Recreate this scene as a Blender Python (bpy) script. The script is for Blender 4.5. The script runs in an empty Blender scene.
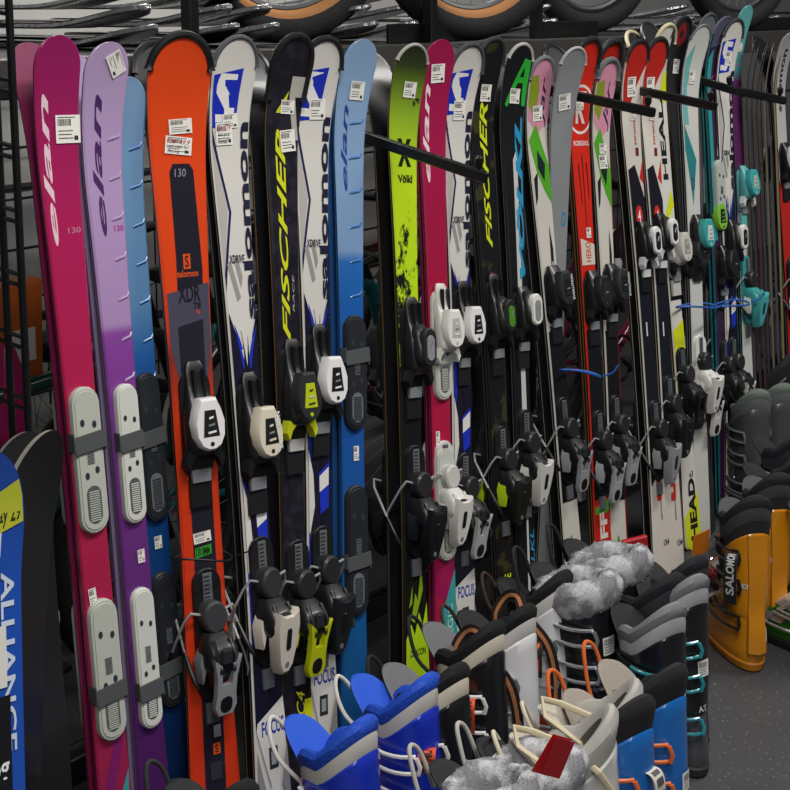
import bpy, bmesh, math, random
import numpy as np
from mathutils import Vector, Matrix
random.seed(7)
S = bpy.context.scene
COL = S.collection
PI = math.pi

# ------------------------------------------------------------------ camera
FPX, CX, CY = 1400.0, 395.0, 250.0
PITCH, AZ = math.radians(9.93), math.radians(37.4)
CAM = np.array([0.0, -1.85, 1.55])
_h = np.array([math.cos(AZ), math.sin(AZ), 0]); _r = np.array([math.sin(AZ), -math.cos(AZ), 0])
_f = _h*math.cos(PITCH) + np.array([0, 0, -math.sin(PITCH)])
_u = _h*math.sin(PITCH) + np.array([0, 0, math.cos(PITCH)])
def ray(x, y): return _f + _r*(x-CX)/FPX - _u*(y-CY)/FPX
def hit(x, y, ax, v):
    d = ray(x, y); t = (v-CAM[ax])/d[ax]; return CAM + d*t
def proj(P):
    d = np.array(P)-CAM; z = d@_f
    return CX+FPX*(d@_r)/z, CY-FPX*(d@_u)/z
cd = bpy.data.cameras.new('camera'); co = bpy.data.objects.new('camera', cd); COL.objects.link(co)
cd.sensor_width = 36; cd.lens = 36*FPX/790; cd.shift_y = -(395-CY)/790
m = Matrix(((_r[0], _u[0], -_f[0]), (_r[1], _u[1], -_f[1]), (_r[2], _u[2], -_f[2])))
co.matrix_world = Matrix.Translation(CAM) @ m.to_4x4()
cd.clip_start = 0.05
S.camera = co
# ------------------------------------------------------------------ world, light, exposure
w = bpy.data.worlds.new('world'); S.world = w; w.use_nodes = True
w.node_tree.nodes['Background'].inputs[0].default_value = (0.8, 0.86, 1, 1)
w.node_tree.nodes['Background'].inputs[1].default_value = 0.05
def area(name, loc, size, sy, power, tgt=None, col=(1, .97, .93)):
    l = bpy.data.lights.new(name, 'AREA'); l.shape = 'RECTANGLE'; l.size = size; l.size_y = sy; l.energy = power; l.color = col
    o = bpy.data.objects.new(name, l); o.location = loc; COL.objects.link(o)
    if tgt: o.rotation_euler = (Vector(tgt)-Vector(loc)).to_track_quat('-Z', 'Y').to_euler()
area('ceiling_light_near', (1.3, -1.5, 3.1), 1.6, .35, 62)
area('ceiling_light_far', (4.2, -1.6, 3.1), 1.6, .35, 62)
area('ceiling_light_aisle', (-0.6, -3.0, 3.1), 1.6, .5, 60)
area('ceiling_light_back', (3.0, 1.0, 3.1), 2.4, .25, 46)
S.view_settings.view_transform = 'Standard'; S.view_settings.look = 'None'
S.view_settings.gamma = 1; S.view_settings.exposure = 0.0

# ------------------------------------------------------------------ materials
def lin(h):
    if isinstance(h, str):
        h = h.lstrip('#'); c = [int(h[i:i+2], 16)/255 for i in (0, 2, 4)]
    else: c = h
    return tuple(x/12.92 if x <= .04045 else ((x+.055)/1.055)**2.4 for x in c)
_M = {}
def mat(col, rough=.4, metal=0., coat=0., noise=None, bump=0., bscale=200., spec=.5, stops=None, length=1., speck=None, trans=0., alpha=1.):
    key = (col, rough, metal, coat, noise, bump, bscale, spec, tuple(stops) if stops else None, length, speck, trans, alpha)
    if key in _M: return _M[key]
    M = bpy.data.materials.new('mat_%d' % len(_M)); M.use_nodes = True
    nt = M.node_tree; b = nt.nodes['Principled BSDF']
    b.inputs['Base Color'].default_value = (*lin(col), 1)
    b.inputs['Roughness'].default_value = rough; b.inputs['Metallic'].default_value = metal
    b.inputs['Coat Weight'].default_value = coat; b.inputs['Coat Roughness'].default_value = .12
    b.inputs['Specular IOR Level'].default_value = spec
    if trans: b.inputs['Transmission Weight'].default_value = trans
    if alpha < 1: b.inputs['Alpha'].default_value = alpha
    tc = nt.nodes.new('ShaderNodeTexCoord')
    out = None
    if stops:                                  # colour print running along the ski
        sx = nt.nodes.new('ShaderNodeSeparateXYZ'); nt.links.new(tc.outputs['Object'], sx.inputs[0])
        dv = nt.nodes.new('ShaderNodeMath'); dv.operation = 'DIVIDE'; dv.inputs[1].default_value = length
        nt.links.new(sx.outputs[2], dv.inputs[0])
        cr = nt.nodes.new('ShaderNodeValToRGB'); el = cr.color_ramp.elements
        for i, (p, c) in enumerate(sorted(stops)):
            e = el[i] if i < 2 else el.new(p)
            e.position = p; e.color = (*lin(c), 1)
        nt.links.new(dv.outputs[0], cr.inputs[0]); out = cr.outputs[0]
    if speck:                                  # (colour, scale, threshold, s0, s1)
        c2, sc, th, s0, s1 = speck
        mp = nt.nodes.new('ShaderNodeMapping'); mp.inputs['Scale'].default_value = (1, 1, .6)
        nt.links.new(tc.outputs['Object'], mp.inputs[0])
        n = nt.nodes.new('ShaderNodeTexNoise'); n.inputs['Scale'].default_value = sc; n.inputs['Detail'].default_value = 9; n.inputs['Roughness'].default_value = .72
        nt.links.new(mp.outputs[0], n.inputs[0])
        sx = nt.nodes.new('ShaderNodeSeparateXYZ'); nt.links.new(tc.outputs['Object'], sx.inputs[0])
        mr = nt.nodes.new('ShaderNodeMapRange'); mr.inputs[1].default_value = s0*length; mr.inputs[2].default_value = s1*length
        mr.inputs[3].default_value = -.14; mr.inputs[4].default_value = .14
        nt.links.new(sx.outputs[2], mr.inputs[0])
        ad = nt.nodes.new('ShaderNodeMath'); nt.links.new(n.outputs[0], ad.inputs[0]); nt.links.new(mr.outputs[0], ad.inputs[1])
        r2 = nt.nodes.new('ShaderNodeMapRange'); r2.inputs[1].default_value = th-.02; r2.inputs[2].default_value = th+.02
        nt.links.new(ad.outputs[0], r2.inputs[0])
        mx = nt.nodes.new('ShaderNodeMix'); mx.data_type = 'RGBA'
        nt.links.new(r2.outputs[0], mx.inputs[0]); mx.inputs[6].default_value = (*lin(c2), 1)
        if out: nt.links.new(out, mx.inputs[7])
        else: mx.inputs[7].default_value = (*lin(col), 1)
        out = mx.outputs[2]
    if noise:                                  # (colour2, scale, lo, hi)
        n = nt.nodes.new('ShaderNodeTexNoise'); n.inputs['Scale'].default_value = noise[1]; n.inputs['Detail'].default_value = 6
        nt.links.new(tc.outputs['Object'], n.inputs[0])
        mr = nt.nodes.new('ShaderNodeMapRange'); mr.inputs[1].default_value = noise[2]; mr.inputs[2].default_value = noise[3]
        nt.links.new(n.outputs[0], mr.inputs[0])
        mx = nt.nodes.new('ShaderNodeMix'); mx.data_type = 'RGBA'
        nt.links.new(mr.outputs[0], mx.inputs[0])
        if out: nt.links.new(out, mx.inputs[6])
        else: mx.inputs[6].default_value = (*lin(col), 1)
        mx.inputs[7].default_value = (*lin(noise[0]), 1); out = mx.outputs[2]
    if out: nt.links.new(out, b.inputs['Base Color'])
    if bump:
        n = nt.nodes.new('ShaderNodeTexNoise'); n.inputs['Scale'].default_value = bscale; n.inputs['Detail'].default_value = 4
        nt.links.new(tc.outputs['Object'], n.inputs[0])
        bp = nt.nodes.new('ShaderNodeBump'); bp.inputs['Strength'].default_value = bump; bp.inputs['Distance'].default_value = .002
        nt.links.new(n.outputs[0], bp.inputs['Height']); nt.links.new(bp.outputs[0], b.inputs['Normal'])
    _M[key] = M
    return M
BLK = mat('16171a', .42); BLK2 = mat('222428', .5); STEEL = mat('c8cacc', .25, 1.0); GREY = mat('75797c', .45)
WHT = mat('e9e6de', .35, coat=.3); PAPER = mat('eceae2', .7); INK = mat('23232a', .7); RAILM = mat('0f1012', .35)
CHROME = mat('d8dadc', .12, 1.0); RUB = mat('18191b', .75)

# ------------------------------------------------------------------ mesh builder
class MB:
    def __init__(s): s.v = []; s.f = []; s.m = []; s.mats = []
    def mi(s, M):
        if M not in s.mats: s.mats.append(M)
        return s.mats.index(M)
    def add(s, vs, fs, M):
        o = len(s.v); s.v += [tuple(map(float, p)) for p in vs]
        k = s.mi(M)
        for f in fs: s.f.append(tuple(o+i for i in f)); s.m.append(k)
        return s
    def build(s, name, parent=None, sharp=38, loc=None):
        me = bpy.data.meshes.new(name); me.from_pydata(s.v, [], s.f)
        for M in s.mats: me.materials.append(M)
        me.polygons.foreach_set('material_index', s.m)
        me.polygons.foreach_set('use_smooth', [True]*len(s.f))
        me.update()
        try: me.set_sharp_from_angle(angle=math.radians(sharp))
        except Exception: pass
        o = bpy.data.objects.new(name, me); COL.objects.link(o)
        if parent: o.parent = parent
        if loc is not None: o.location = loc
        return o
    def loft(s, rings, M, cap0=True, cap1=True, closed=True):
        n = len(rings[0]); vs = [p for r in rings for p in r]; fs = []
        for i in range(len(rings)-1):
            for j in range(n if closed else n-1):
                k = (j+1) % n
                fs.append((i*n+j, i*n+k, (i+1)*n+k, (i+1)*n+j))
        if cap0: fs.append(tuple(reversed(range(n))))
        if cap1: fs.append(tuple((len(rings)-1)*n+j for j in range(n)))
        return s.add(vs, fs, M)
    def tube(s, path, r, M, n=8, closed=False, flat=None):
        P = [Vector(p) for p in path]; rings = []; N = len(P); prev = None
        for i in range(N):
            if closed: t = (P[(i+1) % N]-P[i-1])
            else: t = P[min(i+1, N-1)]-P[max(i-1, 0)]
            t.normalize()
            a = prev if prev else (Vector((0, 0, 1)) if abs(t.z) < .9 else Vector((1, 0, 0)))
            a = (a - t*a.dot(t)).normalized(); b = t.cross(a); prev = a
            rr = r[i] if isinstance(r, (list, tuple)) else r
            fl = flat or 1
            rings.append([P[i]+a*math.cos(2*PI*k/n)*rr+b*math.sin(2*PI*k/n)*rr*fl for k in range(n)])
        if closed: rings.append(rings[0])
        return s.loft(rings, M, not closed, not closed)
    def box(s, c, d, M, R=None, bev=.0):
        x, y, z = [q/2 for q in d]; b = min(bev, x*.9, y*.9, z*.9)
        if b > 0:
            def rr(X, Y): return [(X, Y-b), (X-b, Y), (-X+b, Y), (-X, Y-b), (-X, -Y+b), (-X+b, -Y), (X-b, -Y), (X, -Y+b)]
            rings = [[(p[0], p[1], zz) for p in rr(x-i, y-i)] for zz, i in ((-z, b), (-z+b, 0), (z-b, 0), (z, b))]
        else:
            rings = [[(x, y, q), (-x, y, q), (-x, -y, q), (x, -y, q)] for q in (-z, z)]
        R = R or Matrix.Identity(3)
        rings = [[Vector(c)+R@Vector(p) for p in r] for r in rings]
        return s.loft(rings, M)
    def prism(s, poly, y0, y1, M, bev=.002, fn=None):
        """outline in (x,z) raised from -y0 to -y1"""
        cx = sum(p[0] for p in poly)/len(poly); cz = sum(p[1] for p in poly)/len(poly)
        rad = max(math.hypot(p[0]-cx, p[1]-cz) for p in poly)
        def ring(y, k): return [(cx+(p[0]-cx)*k, -y, cz+(p[1]-cz)*k) for p in poly]
        k = 1-bev/rad
        rings = [ring(y0, 1), ring(y1-bev if y1 > y0 else y1+bev, 1), ring(y1, k)]
        if fn: rings = [[fn(p) for p in r] for r in rings]
        return s.loft(rings, M)
def sell(cx, cy, a, b, z, n=20, e=2.6):
    out = []
    for k in range(n):
        t = 2*PI*k/n; c, q = math.cos(t), math.sin(t)
        out.append((cx+a*abs(c)**(2/e)*(1 if c >= 0 else -1), cy+b*abs(q)**(2/e)*(1 if q >= 0 else -1), z))
    return out
def smooth_sections(sec, k=4):
    out = []
    n = len(sec)
    for i in range(n-1):
        p0, p1, p2, p3 = [np.array(sec[max(0, min(n-1, j))], float) for j in (i-1, i, i+1, i+2)]
        for q in range(k):
            t = q/k
            out.append(.5*((2*p1)+(-p0+p2)*t+(2*p0-5*p1+4*p2-p3)*t*t+(-p0+3*p1-3*p2+p3)*t**3))
    out.append(np.array(sec[-1], float)); return out
def oblong(hw, z0, z1, n=8):
    r = hw; out = []
    for k in range(n+1): a = PI*k/n; out.append((r*math.cos(a), z1-r+r*math.sin(a)))
    for k in range(n+1): a = PI+PI*k/n; out.append((r*math.cos(a), z0+r+r*math.sin(a)))
    return out
def ell(cx, cz, a, b, n=20): return [(cx+a*math.cos(2*PI*k/n), cz+b*math.sin(2*PI*k/n)) for k in range(n)]
def empty(name, label, cat, loc=(0, 0, 0), group=None, rz=0):
    o = bpy.data.objects.new(name, None); COL.objects.link(o); o.location = loc; o.rotation_euler = (0, 0, rz); o.empty_display_size = .05
    return tag(o, label, cat, group)
def tag(o, label, cat, group=None, kind=None):
    o['label'] = label; o['category'] = cat
    if group: o['group'] = group
    if kind: o['kind'] = kind
    return o
def struct(o): o['kind'] = 'structure'; return o

# ------------------------------------------------------------------ printed graphics: 2D shapes laid on a surface
_T = {}
def text2d(body, shear=0, bold=.0):
    key = (body, shear, bold)
    if key in _T: return _T[key]
    c = bpy.data.curves.new('t', 'FONT'); c.body = body; c.shear = shear; c.offset = bold; c.resolution_u = 3; c.fill_mode = 'FRONT'
    o = bpy.data.objects.new('t', c); COL.objects.link(o); bpy.context.view_layer.update()
    me = bpy.data.meshes.new_from_object(o.evaluated_get(bpy.context.evaluated_depsgraph_get()))
    vs = np.array([v.co[:2] for v in me.vertices]); fs = [tuple(p.vertices) for p in me.polygons]
    bpy.data.objects.remove(o); bpy.data.curves.remove(c); bpy.data.meshes.remove(me)
    lo, hi = vs.min(0), vs.max(0); vs = (vs-lo)/(hi-lo)
    _T[key] = (vs, fs); return _T[key]
def lay(mb, verts, faces, M, fn, step=.03, axis=1):
    """verts (a,b) -> bisect along b every step -> fn(a,b) -> mesh"""
    bm = bmesh.new(); vv = [bm.verts.new((p[0], p[1], 0)) for p in verts]
    for f in faces:
        try: bm.faces.new([vv[i] for i in f])
        except ValueError: pass
    bmesh.ops.triangulate(bm, faces=bm.faces[:])
    b = [p[axis] for p in verts]; q = math.floor(min(b)/step)+1
    nrm = (0, 1, 0) if axis == 1 else (1, 0, 0)
    while q*step < max(b):
        bmesh.ops.bisect_plane(bm, geom=bm.verts[:]+bm.edges[:]+bm.faces[:], plane_co=tuple(k*q*step for k in nrm), plane_no=nrm); q += 1
    bm.verts.index_update()
    mb.add([fn(v.co.x, v.co.y) for v in bm.verts], [tuple(v.index for v in f.verts) for f in bm.faces], M); bm.free()
SAL_S = [(.22, .97), (.92, .97), (.92, .80), (.50, .80), (.50, .70), (.90, .42), (.90, .26), (.68, .04), (.06, .04), (.06, .21), (.46, .21), (.46, .30), (.08, .60), (.08, .78)]

# ------------------------------------------------------------------ bindings (local to the ski: x across, z up the ski, -y outward)
def xform(mb_builder, loc): pass
_C = {}
def cached(key, fn, name, parent, loc, rot=None):
    if key not in _C:
        mb = MB(); fn(mb); o = mb.build(name, parent, loc=loc); _C[key] = o.data
    else:
        o = bpy.data.objects.new(name, _C[key]); COL.objects.link(o); o.parent = parent; o.location = loc
    if rot: o.rotation_euler = rot
    return o
def C(c, **k): return mat(c, **({'rough': .42, 'coat': .12} | k))
def toe_binding(parent, s, y, body='1b1c1f', cap='ecebe6', wing='1b1c1f', inset='1a1b1d', text=None, tcol='e8e8e8', afd='7c8084', style='shield', k=.9, nose=True):
    B = C(body); CP = C(cap); W = C(wing); IN = C(inset); A = mat(afd, .4)
    def base(mb):
        mb.prism(oblong(.034, -.12, .10 if nose else .055), 0, .008, B)
        sec = smooth_sections(([(.115, .014, .006), (.10, .021, .012), (.06, .024, .020)] if nose else [(.062, .022, .014)])+[(.03, .029, .034), (.01, .034, .043), (-.02, .036, .048), (-.055, .034, .046), (-.07, .026, .03)])
        mb.loft([sell(0, -h/2-.002, a, h/2, z, e=3.2) for z, a, h in sec], B)
        for x in ((-.011, .011) if nose else ()): mb.prism([(x-.003, .045), (x+.003, .045), (x+.002, .1), (x-.002, .1)], .018, .03, BLK, .001)
        for q in (-1, 1):
            mb.prism([(q*.012, -.062), (q*.036, -.056), (q*.044, -.082), (q*.036, -.098), (q*.028, -.078)], .014, .036, W)
        mb.prism([(-.02, -.125), (.02, -.125), (.022, -.1), (-.022, -.1)], .008, .016, A, .001)
        mb.prism([(-.024, -.175), (.024, -.175), (.024, -.12), (-.024, -.12)], 0, .010, B, .001)
    t = cached(('toe', body, wing, afd, nose), base, 'toe_binding', parent, (0, -y, s)); t.scale = (k, k, k)
    def cap1(mb):
        o = [(-.018, .045), (.018, .045), (.027, .024), (.034, .0), (.032, -.03), (.022, -.05), (.008, -.058), (-.008, -.058), (-.022, -.05), (-.032, -.03), (-.034, .0), (-.027, .024)]
        tilt = lambda p: (p[0], p[1]-.10*(.04-p[2])*.5, p[2])
        mb.prism(o, .036, .062, CP, .006, tilt)
        mb.prism([(-.012, .022), (.012, .022), (.018, -.03), (-.018, -.03)], .058, .0632, IN, .001, tilt)
        for q in range(3): mb.prism([(-.004-q*.002, .008-q*.014), (.006+q*.002, .010-q*.014), (.006+q*.002, .006-q*.014), (-.004-q*.002, .004-q*.014)], .06, .0645, CP if q != 1 else A, .0005, tilt)
        mb.prism(ell(0, -.044, .0045, .0045, 10), .058, .0635, IN, .0005, tilt)
        if text:
            vs, fs = text2d(text, 0, .02)
            lay(mb, [(.031-p[1]*.010, -.042+p[0]*.075) for p in vs], fs, C(tcol), lambda a, b: tilt((a-.004, -.0628, b)))
    def cap2(mb):      # long oval housing with a window, the lighter shell on its right flank
        sec = smooth_sections([(.05, .014, .030), (.035, .024, .046), (.0, .031, .060), (-.035, .030, .062), (-.055, .018, .048)])
        mb.loft([sell(0, -h/2-.004, a, h/2, z, e=2.8) for z, a, h in sec], B)
        mb.prism(oblong(.022, -.05, .042), .052, .068, CP, .004)
        mb.prism(oblong(.012, -.036, .024), .066, .0705, IN, .001)
        mb.prism([(-.005, -.005), (.004, .012), (.006, .010), (-.002, -.008)], .069, .0712, A, .0003)
        if text:
            vs, fs = text2d(text, 0, .02)
            lay(mb, [(-.024-p[1]*.008, -.035+p[0]*.06) for p in vs], fs, C(tcol), lambda a, b: (a, -.064, b))
    cached(('cap', style, body, cap, inset, text, tcol), cap1 if style == 'shield' else cap2, 'toe_cap', t, (0, 0, 0))
    return t
def heel_binding(parent, s, y, body='1a1b1e', lever='aeb2b4', pad='1f2022', accent=None, style='fork', k=.9, strip='8d9194'):
    B = C(body); L = C(lever, rough=.3); P = C(pad, rough=.6); A = C(accent) if accent else L
    def base(mb):
        mb.prism(oblong(.030, -.13, .13), 0, .010, B)
        mb.prism([(-.010, .06), (.010, .06), (.010, .12), (-.010, .12)], .009, .0115, mat(strip, .35, .6), .0005)
        for q in range(7): mb.prism([(-.008, .064+q*.008), (.004, .064+q*.008), (.004, .067+q*.008), (-.008, .067+q*.008)], .0115, .0122, INK, .0002)
        mb.prism(ell(0, .038, .026, .032), .010, .040, P, .005)
        sec = smooth_sections([(.010, .020, .036), (-.002, .028, .050), (-.02, .033, .066), (-.045, .034, .068), (-.062, .027, .062), (-.080, .020, .046), (-.095, .016, .03)])
        mb.loft([sell(0, -h/2-.004, a, h/2, z, e=3.8) for z, a, h in sec], B)
        for q in (-1, 1):
            mb.tube([(q*.018, -.055, .0), (q*.020, -.074, -.03), (q*.014, -.072, -.06)], .004, B, 6)
        mb.box((0, -.071, -.03), (.022, .012, .03), BLK2, None, .003)
        for q in (-1, 1): mb.prism([(q*.03, -.02), (q*.040, -.04), (q*.036, -.085), (q*.028, -.06)], .012, .04, A)
        mb.prism([(-.014, -.175), (.014, -.175), (.014, -.135), (-.014, -.135)], 0, .006, mat('5d6165', .4), .001)
    h = cached(('heel', body, lever, pad, accent, strip), base, 'heel_binding', parent, (0, -y, s)); h.scale = (k, k, k)
    def lev(mb):
        tl = lambda p: (p[0], p[1]+.22*(-.04-p[2]), p[2])
        if style == 'fork':
            o = [(-.030, -.03), (-.013, -.045), (-.011, -.085), (.011, -.085), (.013, -.045), (.030, -.03), (.022, -.07), (.021, -.105), (.024, -.13), (.015, -.148), (-.015, -.148), (-.024, -.13), (-.021, -.105), (-.022, -.07)]
            mb.prism(o, .064, .078, L, .002, tl)
            mb.prism(oblong(.013, -.142, -.108), .076, .0795, BLK, .001, tl)
        else:
            o = [(-.024, -.012), (-.012, -.02), (.010, -.02), (.024, -.008), (.029, -.04), (.024, -.085), (.016, -.125), (.006, -.138), (-.008, -.138), (-.017, -.12), (-.025, -.075), (-.029, -.04)]
            mb.prism(o, .050, .080, L, .006, tl)
            mb.prism(oblong(.006, -.09, -.045), .078, .0815, BLK, .001, tl)
            mb.prism(ell(0, -.118, .005, .006, 10), .078, .0815, GREY, .0005, tl)
    cached(('lev', style, lever), lev, 'heel_lever', h, (0, 0, 0))
    for q in (-1, 1):
        def brk(mb, q=q):
            mb.tube([(q*.024, -.02, .045), (q*.046, -.022, .052), (q*.056, -.012, .035), (q*.060, .020, -.01), (q*.061, .034, -.03)], .0028, mat('d5d7d9', .35, .55), 6)
            mb.tube([(q*.061, .034, -.03), (q*.062, .055, -.06), (q*.060, .068, -.082), (q*.055, .072, -.095)], [.0035, .005, .005, .003], BLK, 8)
        cached(('brk', q), brk, 'brake_arm', h, (0, 0, 0))
    return h
def rail_plate(parent, s0, s1, y, col='c9cdc4', strap_s=None, hw=.027, dark=False):
    M = C(col, rough=.5)
    D = mat('55595a', .5) if not dark else mat('6b7073', .4); H = mat('4c555c', .35, .6)
    n = s1-s0
    mb = MB(); mb.prism(oblong(hw, 0, n), 0, .011, M, .003)
    mb.prism(oblong(hw*.82, hw*.25, n-hw*.25), .011, .0128, M, .001)
    for x, z in ((-.4, .76), (.45, .74), (-.35, .40), (.4, .43)):
        mb.prism(ell(x*hw, z*n, hw*.16, hw*.24, 12), .0115, .0136, H, .0003)
    mb.prism(oblong(hw*.52, n*.07, n*.33), .0125, .0134, D, .0003)
    for q in range(14): mb.prism([(-hw*.38, n*(.09+.015*q)), (hw*.38, n*(.09+.015*q)), (hw*.38, n*(.097+.015*q)), (-hw*.38, n*(.097+.015*q))], .0134, .0142, M, .0001)
    for q in range(9): mb.prism([(-hw*.25, n*(.48+.013*q)), (hw*.25, n*(.48+.013*q)), (hw*.25, n*(.485+.013*q)), (-hw*.25, n*(.485+.013*q))], .0128, .0142, D, .0001)
    p = mb.build('binding_plate', parent, loc=(0, -y, s0))
    if strap_s is not None:
        mb = MB(); z = strap_s-s0; G = mat('4d5052', .7)
        mb.box((0, -.0158, z), (hw*2.3, .0022, .03), G, Matrix.Rotation(math.radians(-6), 3, 'Y'), .0008)
        for q in (-1, 1): mb.box((q*hw*1.13, -.007, z-q*hw*.1), (.0022, .018, .03), G, None, .0008)
        mb.build('rubber_strap', p)
    return p

# ------------------------------------------------------------------ skis
RAIL_GROUP = None
def make_ski(name, label, tip, ref, wt=.118, ww=.074, wl=.104, yaw=8, yt=0.0, yb=-.2, col='d8d8d8', stops=None, speck=None, noise=None,
             art=(), tags=(), guard=None, toe=None, heel=None, rails=(), side='15161a', edge='8b8578', base='141518', back=None, rough=.3,
             bumps=None, rise=.05, cat='ski', group=None, pair=True, tipw=None, coat=.35, th0=.011):
    if wt > .06 and wt < .12: wt *= .87; ww *= .80; wl *= .82
    pk = FPX/((hit(tip[0], tip[1], 1, yt)-CAM)@_f)/530
    T = hit(tip[0]-6*pk, tip[1], 1, yt)
    Rp = hit(ref[0]-3*pk, ref[1], 1, yb)              # a second point on the line of the ski fixes where its tail stands
    nrm = np.cross(T-CAM, Rp-CAM)                # plane through lens and ski axis
    X0 = CAM[0] - (nrm[1]*(yb-CAM[1]) + nrm[2]*(0-CAM[2]))/nrm[0]
    B = np.array([X0, yb, .004])
    Z = Vector(T-B); L = Z.length; Z.normalize()
    n = Vector((-math.sin(math.radians(yaw)), -math.cos(math.radians(yaw)), 0)); n = (n-Z*n.dot(Z)).normalized()
    Yv = -n; Xv = Yv.cross(Z)
    MW = Matrix.Translation(B) @ Matrix((Xv, Yv, Z)).transposed().to_4x4()
    def s_of(py):                                 # how far up the ski a row of the photograph lies
        lo, hi = -.3, 1.15
        for _ in range(30):
            md = (lo+hi)/2; P = B+(T-B)*md
            if proj(P)[1] > py: lo = md
            else: hi = md
        return (lo+hi)/2*L
    s0 = L-wt*.62*(tipw or 1)
    def hw(s):
        s = max(0, min(L, s)); q = s/L
        if q < .45: a = (q-.05)/.4; v = wl+(ww-wl)*(1-(1-max(0, min(1, a)))**2)
        else: a = (q-.45)/(s0/L-.45); v = ww+(wt-ww)*max(0, min(1, a))**2
        v /= 2
        if s > s0: v = wt/2*math.sqrt(max(0, 1-((s-s0)/(L-s0))**2.3))
        if s < .02: v *= .75+.25*math.sqrt(max(0, 1-((.02-s)/.02)**2))
        return max(v, .0006)
    def th(s): return .005+(th0-.005)*math.sin(PI*max(0, min(1, s/(L-.12))))**.6 if s < L-.12 else .005
    rl = .24; rise *= 1.25
    def rz(s): return rise*max(0, (s-(L-rl))/rl)**2
    def surf(fr, s, e=0.0):
        a = max(-.95, min(.95, fr)); t = rz(s)+th(s)
        return (a*hw(s), -t-e, s)
    def body(mb, topM):
        ss = sorted(set([0, .005, .01, .02, .04]+[i*.05 for i in range(1, int(s0/.05))]+[s0-.02, s0]+[s0+(L-s0)*math.sin(k*PI/2/16) for k in range(1, 17)]+[L-rl+rl*k/10 for k in range(9)]))
        ss = [q for q in ss if q <= L]
        ES = mat(edge, .35, .3); SD = mat(side, .4); BS = mat(base, .35, coat=.2)
        pr = []
        for s in ss:
            h = hw(s); t = th(s); r = rz(s); i = min(.9, max(.0, 1-.0025/max(h, .001)))
            pr.append([(-h, -r, s), (-h, -r-.0022, s), (-h, -r-t*.7, s), (-h*i, -r-t, s), (h*i, -r-t, s), (h, -r-t*.7, s), (h, -r-.0022, s), (h, -r, s)])
        ms = [ES, SD, topM, topM, topM, SD, ES, BS]
        for j in range(8):
            k = (j+1) % 8; vs = []; fs = []
            for i, p in enumerate(pr):
                vs += [p[j], p[k]]
                if i: fs.append((2*i-2, 2*i-1, 2*i+1, 2*i))
            mb.add(vs, fs, ms[j])
        mb.add(pr[0], [tuple(range(8))], SD)
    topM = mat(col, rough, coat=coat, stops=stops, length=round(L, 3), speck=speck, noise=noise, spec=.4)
    root = empty(name, label, cat, group=group); root.matrix_world = MW
    mb = MB(); body(mb, topM)
    e = .0003
    for op in art:
        k = op[0]; e += .00012
        if k == 'P':
            pts = [(p[0], s_of(p[1])) for p in op[1]]
            lay(mb, pts, [tuple(range(len(pts)))], mat(op[2], rough, coat=coat, spec=.4), lambda a, b: surf(a, b, e))
        elif k in 'TH':
            _, txt, ya, yb2, u0, u1, c = op[:7]; sh = op[7] if len(op) > 7 else 0; bo = op[8] if len(op) > 8 else .02
            vs, fs = text2d(txt, sh, bo); sa, sb = s_of(ya), s_of(yb2)
            if k == 'T': pts = [(u0+(1-p[1])*(u1-u0), sa+p[0]*(sb-sa)) for p in vs]
            else: pts = [(u0+p[0]*(u1-u0), sb+p[1]*(sa-sb)) for p in vs]
            lay(mb, pts, fs, mat(c, .4), lambda a, b: surf(a, b, e))
        elif k == 'S':                                   # squared S mark on a block
            _, ya, yb2, u0, u1, cb, cs = op; sa, sb = s_of(yb2), s_of(ya)
            if cb: lay(mb, [(u0, sa), (u1-.12, sa+(sb-sa)*.08), (u1, sb), (u0, sb-(sb-sa)*.14)], [(0, 1, 2, 3)], mat(cb, rough), lambda a, b: surf(a, b, e))
            e += .00012
            lay(mb, [(u0+(u1-u0)*(.06+.84*p[0]), sa+(sb-sa)*(.06+.86*p[1])) for p in SAL_S], [tuple(range(len(SAL_S)))], mat(cs, rough), lambda a, b: surf(a, b, e))
        elif k == 'R':                                   # ring mark
            _, yc, rpx, u, r, wd, c = op; sc = s_of(yc); hh = hw(sc); N = 36
            vs = []; 
            for q in range(N):
                a = 2*PI*q/N
                for rr in (r, r-wd): vs.append((u+rr*math.cos(a)/hh, sc+rpx*rr*math.sin(a)))
            lay(mb, vs, [(2*q, 2*q+1, (2*q+3) % (2*N), (2*q+2) % (2*N)) for q in range(N)], mat(c, rough), lambda a, b: surf(a, b, e))
    if bumps:                                            # embossed ledges across the top sheet
        y0, y1, nb, c, ua, ub = bumps
        M = mat(c, .3, coat=.3) if c else topM
        for q in range(nb):
            s = s_of(y0+(y1-y0)*q/(nb-1)); h = hw(s); t = th(s)+rz(s)
            a, b = ua*h, ub*h
            mb.tube([(a, -t+.001, s-.002), (a+(b-a)*.12, -t-.0004, s), (a+(b-a)*.8, -t-.0004, s+.004), (b, -t+.0005, s+.011)], .0026, M, 8)
    mb.build('ski_body', root)
    if guard:
        gc, gl, gr = guard; G = mat(gc, .38, coat=.2)
        ds = [L-gl+gl*math.sin(q/17*PI/2) for q in range(18)]
        pth = [(-hw(s), -rz(s)-.003, s) for s in ds[:-1]]+[(0, -rz(L)-.003, L)]+[(hw(s), -rz(s)-.003, s) for s in reversed(ds[:-1])]
        MB().tube(pth, [gr*1.35]+[gr]*(len(pth)-2)+[gr*1.35], G, 8).build('tip_guard', root)
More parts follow.
